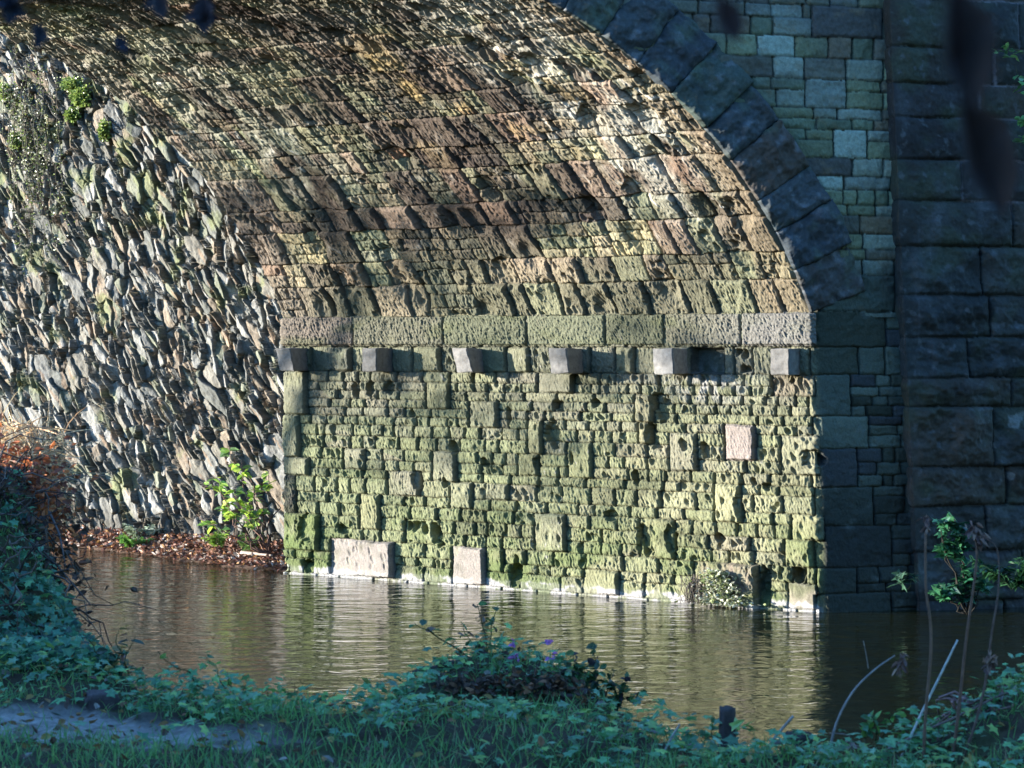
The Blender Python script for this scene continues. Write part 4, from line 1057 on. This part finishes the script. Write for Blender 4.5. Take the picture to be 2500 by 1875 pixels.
# grass tuft hanging on the brown waterline block
ut, vt = uv_of(1760, 1440)
ct = FAR-A*ut+NJ*.16; 
r_ = np.random.default_rng(52); root = empty('grass_tuft', (ct[0], ct[1], .02)); tag(root, 'pale silvery grass tuft hanging over the brown block at the waterline', 'grass tuft')
n_ = 1500; tq = r_.random(n_)
p = ct+np.stack([np.zeros(n_), np.zeros(n_), np.zeros(n_)], 1)-A*(r_.normal(0, .13, n_)*(1.5-tq))[:, None]+NJ*(r_.uniform(-.02, .08, n_))[:, None]
p[:, 2] = .03+tq*.42
p = p-A*(.08*(1-tq))[:, None]
g_ = scatter('leaves', *OVAL, p, rots(n_, .8, rng=r_), r_.uniform(.03, .07, n_), pick([(.50, .52, .40), (.30, .34, .18), (.62, .62, .52), (.16, .20, .08)], n_, rng=r_), M['leaf'])
parts = []; cl = []
for s in range(60):
    a = ct-A*(-.28+r_.normal(0, .10))+NJ*r_.uniform(0, .08); a[2] = r_.uniform(.25, .40); b = a+np.array([r_.normal(0, .08), r_.normal(0, .04), -a[2]+.03])
    parts.append(tube(wobble(a, b, 6, .05, 700+s), [.005, .003], 4)); cl.append(np.array([.07, .06, .05]))
h_ = join_parts('dead_stems', parts, cl, M['wood']); rooted(root, [g_, h_])
# hanging vine and moss pads on the revetment
r_ = np.random.default_rng(53)
root = empty('hanging_vine', tuple(rev_pt(95, 130, .2))); tag(root, 'grey trailing vine hanging down the rubble wall at upper left', 'vine')
parts = []; cl = []; ps = []
for s in range(32):
    x0 = r_.normal(85, 32); y0 = r_.uniform(60, 330); L_ = r_.uniform(120, 420)
    a = rev_pt(x0, y0, .22); b = rev_pt(x0+r_.normal(15, 18), min(y0+L_, 720), .16)
    W_ = wobble(a, b, 12, .12, 900+s); parts.append(tube(W_, [.007, .003], 4)); cl.append(np.array([.05, .045, .035])*r_.uniform(.7, 1.5))
    for q in r_.uniform(0, 11, 60):
        i = int(min(q, 10)); ps.append(W_[i]*(1-q+i)+W_[i+1]*(q-i)+r_.normal(0, .03, 3))
ps = np.array(ps); n_ = len(ps)
rooted(root, [join_parts('stems', parts, cl, M['wood']), scatter('leaves', *OVAL, ps, rots(n_, .9, up=np.tile(RN, (n_, 1)), rng=r_), r_.uniform(.03, .06, n_), pick([(.16, .17, .09), (.10, .13, .05), (.30, .30, .24), (.20, .26, .07)], n_, rng=r_), M['leaf'])])
def moss(label, blobs, seed, cols=((.20, .28, .06), (.14, .21, .05), (.27, .35, .09))):
    r = np.random.default_rng(seed); ps = []
    for (x, y, sx, sy) in blobs:
        n = int(sx*sy*1.6)
        for _ in range(n):
            a, b = np.clip(r.normal(0, .38, 2), -.9, .9); rr2 = max(0, 1-a*a-b*b)
            ps.append(rev_pt(x+a*sx, y+b*sy, .09+.10*rr2*r.random()))
    ps = np.array(ps); n = len(ps)
    o = scatter('moss_clump', *OVAL, ps, rots(n, .8, up=np.tile(RN+[0, 0, .5], (n, 1)), rng=r), r.uniform(.045, .08, n), pick(cols, n, rng=r), M['leaf'])
    tag(o, label, 'moss')
moss('bright green moss cushion under the arch edge on the rubble wall', [(185, 208, 26, 18), (205, 235, 24, 28)], 61)
moss('small round moss cushion just below the biggest cushion on the rubble wall', [(187, 283, 18, 20)], 62)
moss('narrow moss streak on the rubble wall right of the cushions', [(265, 320, 10, 26)], 63)
moss('pale moss patch at the very left edge beside the hanging vine', [(20, 225, 16, 22)], 64, ((.24, .34, .08), (.30, .38, .12)))
moss('pale moss patch lower on the left edge under the other pale patch', [(48, 345, 14, 22)], 65, ((.24, .34, .08), (.30, .38, .12)))

# ---- overhanging branch close to the lens: dark leaves, out of focus
def hang(label, twig, leaves, Y, cols, seed, size, fat=1.):
    r = np.random.default_rng(seed); root = empty('overhanging_branch', tuple(px(*twig[0], Y))); tag(root, label, 'branch')
    P_ = [px(x, y, Y) for x, y in twig]
    t = np.linspace(0, len(P_)-1, 16); P_ = np.array(P_); Q_ = np.stack([np.interp(t, range(len(P_)), P_[:, i]) for i in range(3)], 1)
    ps = []; dr = []; sz = []
    for (x, y, x2, y2) in leaves:
        a = px(x, y, Y); b = px(x2, y2, Y); ps.append(a); dr.append(b-a); sz.append(np.linalg.norm(b-a))
    ps = np.array(ps); dr = np.array(dr); n = len(ps); xx = dr/np.linalg.norm(dr, axis=1)[:, None]
    z_ = np.tile([.3, -1, .2], (n, 1))+r.normal(0, .4, (n, 3)); z_ -= xx*(z_*xx).sum(1)[:, None]; z_ /= np.linalg.norm(z_, axis=1)[:, None]
    R_ = np.stack([xx, np.cross(z_, xx), z_], 2); s3 = np.stack([np.array(sz), np.array(sz)*fat, np.array(sz)], 1)
    rooted(root, [join_parts('twig', [tube(Q_, [.0022, .001], 5)], [np.array([.05, .03, .03])], M['wood']), scatter('leaves', *CURL, ps, R_, s3, pick(cols, n, rng=r), M['dry'])])
hang('blurred brown dead leaves dangling close to the camera at upper right', [(2330, -80), (2335, 60), (2345, 200), (2350, 280)], [(2325, -40, 2350, 280), (2345, 230, 2425, 540)], 1.25, [(.02, .014, .014), (.028, .018, .016)], 71, .1, .75)
hang('blurred dark leaf cluster close to the camera near the top left of centre', [(440, -60), (480, -20), (500, 30)], [(500, -10, 505, 90), (480, 60, 540, 40), (500, 30, 450, 50), (380, -20, 400, 50), (390, -10, 350, 20)], 2.3, [(.03, .025, .035), (.05, .04, .05)], 72, .1)
hang('blurred dark twig ends close to the camera in the top left corner', [(-60, 20), (40, 10), (170, -20)], [(0, 0, 70, 40), (30, -10, 20, 60), (80, 60, 125, 100), (100, 70, 90, 120), (280, 90, 310, 130), (300, 85, 280, 120), (-20, 10, 60, -10)], 2.3, [(.02, .03, .06), (.04, .04, .05)], 73, .1)
hang('blurred reddish leaf close to the camera above the spandrel masonry', [(1740, -60), (1760, 0)], [(1750, -10, 1790, 110)], 1.3, [(.035, .018, .016)], 74, .1)

# ---- out-of-view trees; near-bank ones added to block sun and sky light
def tree(x, y, H, R, seed, label):
    r = np.random.default_rng(seed); root = empty('oak_tree', (x, y, 1.3)); tag(root, label, 'tree', 'trees of the wooded river valley')
    parts = [tube(wobble((x, y, 1.2), (x, y, H*.8), 9, .3, seed), [.3, .1], 10)]
    for i in range(9):
        a = r.uniform(0, 6.28); z0 = H*r.uniform(.25, .7)
        parts.append(tube(wobble((x, y, z0), (x+math.cos(a)*R*.8, y+math.sin(a)*R*.8, z0+r.uniform(.5, 2)), 7, .3, seed+i), [.1, .03], 6))
    n = 5200; d = r.normal(0, 1, (n, 3)); d /= np.linalg.norm(d, axis=1)[:, None]
    p = np.array([x, y, H*.55])+d*np.array([R, R, H*.46])*(r.random(n)**.4)[:, None]
    p = p[(noise(p[:, 0]*.8+seed, p[:, 2]*.8+p[:, 1], seed) > -.35) & (p[:, 2] > 1.4)]; n = len(p)
    rooted(root, [join_parts('trunk', parts, [np.array([.08, .06, .045])]*len(parts), M['wood']), scatter('crown', *OVAL, p, rots(n, 1., rng=r), r.uniform(.25, .5, n), pick([(.05, .10, .03), (.08, .13, .03), (.14, .10, .03)], n, rng=r), M['leaf'])])
for i, (x, y) in enumerate([(-19, 46), (-25, 48), (-31, 45), (-14, 50), (-38, 49), (-45, 46)]):
    tree(x, y, 13.+(i*5 % 4), 4.2, 150+i, 'tree on the valley side beyond the rubble wall')
for i, (x, y) in enumerate([(9.5, 12.), (11.5, 17.5), (12.5, 7.)]):  # unseen trees added to hide sky from the bridge's right face
    tree(x, y, 13.+i, 3.4, 120+i, ['tall tree on the right bank nearest the water', 'tall tree on the right bank facing the pilaster', 'tall tree farthest right of the camera'][i])
for i in range(9):  # unseen row added to cut sky light on the walls
    tree(-22+5.2*i, -13-2.5*(i % 2), 12.+(i*7 % 4), 3.6, 80+i, 'tall riverside tree in the wood behind the camera')
for i, (x, y) in enumerate([(-10.5, 9.9), (-9.8, 7.2), (-9.6, 4.4), (-9.4, 1.5), (-13.5, 9.6), (-13, 6.)]):  # off-frame trees added to keep the sun off the near bank
    tree(x, y, 4.7+.4*(i % 3)+2.6*(i == 3), 2.1, 40+i, ['broad tree nearest the river on the left bank', 'leafy tree beside the path on the left', 'tree behind the path left of the camera', 'taller tree level with the camera on the left', 'second row tree nearest the river', 'second row tree in the middle', 'second row tree farthest from the river'][i])

# thinly leaved tree added upstream, out of view, to dapple light on the abutment
r = np.random.default_rng(131); root = empty('birch_tree', (-24., 30.2, 0)); tag(root, 'thinly leaved tree leaning over the river upstream of the arch', 'tree')
n = 2600; d = r.normal(0, 1, (n, 3)); d /= np.linalg.norm(d, axis=1)[:, None]
p = np.array([-22., 27.2, 6.6])+d*np.array([2.0, 3.2, 3.8])*(r.random(n)**.4)[:, None]
p = p[fbm(p[:, 1]*.55+3, p[:, 2]*.75, 132, 3) > .16]; n = len(p)
parts = [tube(wobble((-24, 30.2, -.3), (-22.3, 27.5, 8.6), 9, .3, 5), [.16, .05], 8)]+[tube(wobble((-23, 28.6, 4+i*.7), (-22, 25.6+.6*i, 4.4+i*.9), 7, .2, 50+i), [.04, .015], 5) for i in range(6)]
rooted(root, [join_parts('trunk', parts, [np.array([.2, .18, .16])]*len(parts), M['wood']), scatter('crown', *OVAL, p, rots(n, 1., rng=r), r.uniform(.14, .28, n), pick([(.10, .14, .04), (.25, .18, .05)], n, rng=r), M['leaf'])])

# ================================================================== LIGHT, CAMERA
EL, EPS = 7.0, 1.0
az = math.radians(EPS)
Ld = Vector((-math.cos(az)*math.cos(math.radians(EL)), -math.sin(az)*math.cos(math.radians(EL)), math.sin(math.radians(EL))))
sun = bpy.data.lights.new('sun', 'SUN'); sun.energy = 2.9; sun.angle = math.radians(.6); sun.color = (1., .94, .84)
so = bpy.data.objects.new('sun', sun); C.objects.link(so); so.rotation_euler = Ld.to_track_quat('Z', 'Y').to_euler(); so.location = (-20, 20, 20)
w = bpy.data.worlds.new('World'); bpy.context.scene.world = w; w.use_nodes = True
nt = w.node_tree; bg = nt.nodes['Background']; sky = nt.nodes.new('ShaderNodeTexSky'); sky.sky_type = 'NISHITA'; sky.sun_disc = False
sky.sun_elevation = math.radians(EL); sky.sun_rotation = math.atan2(Ld.x, Ld.y); sky.ozone_density = 4.5; sky.dust_density = .3
nt.links.new(sky.outputs[0], bg.inputs[0]); bg.inputs[1].default_value = .15
cam = bpy.data.cameras.new('camera'); co = bpy.data.objects.new('camera', cam); C.objects.link(co)
co.location = (0, 0, CAMZ); co.rotation_euler = (math.radians(90), 0, 0)
cam.lens = 72; cam.sensor_width = 36; cam.shift_y = -(937.5-HY)/2500; cam.clip_end = 2000; cam.clip_start = .05
cam.dof.use_dof = True; cam.dof.focus_distance = 26.5; cam.dof.aperture_fstop = 8.0
sc = bpy.context.scene; sc.camera = co
sc.view_settings.view_transform = 'Standard'; sc.view_settings.look = 'None'; sc.view_settings.exposure = 2.8; sc.view_settings.gamma = 1
sc.render.engine = 'CYCLES'; sc.cycles.use_denoising = True; sc.cycles.max_bounces = 6; sc.cycles.diffuse_bounces = 3; sc.cycles.glossy_bounces = 3
sc.cycles.sample_clamp_indirect = 4; sc.cycles.caustics_reflective = False
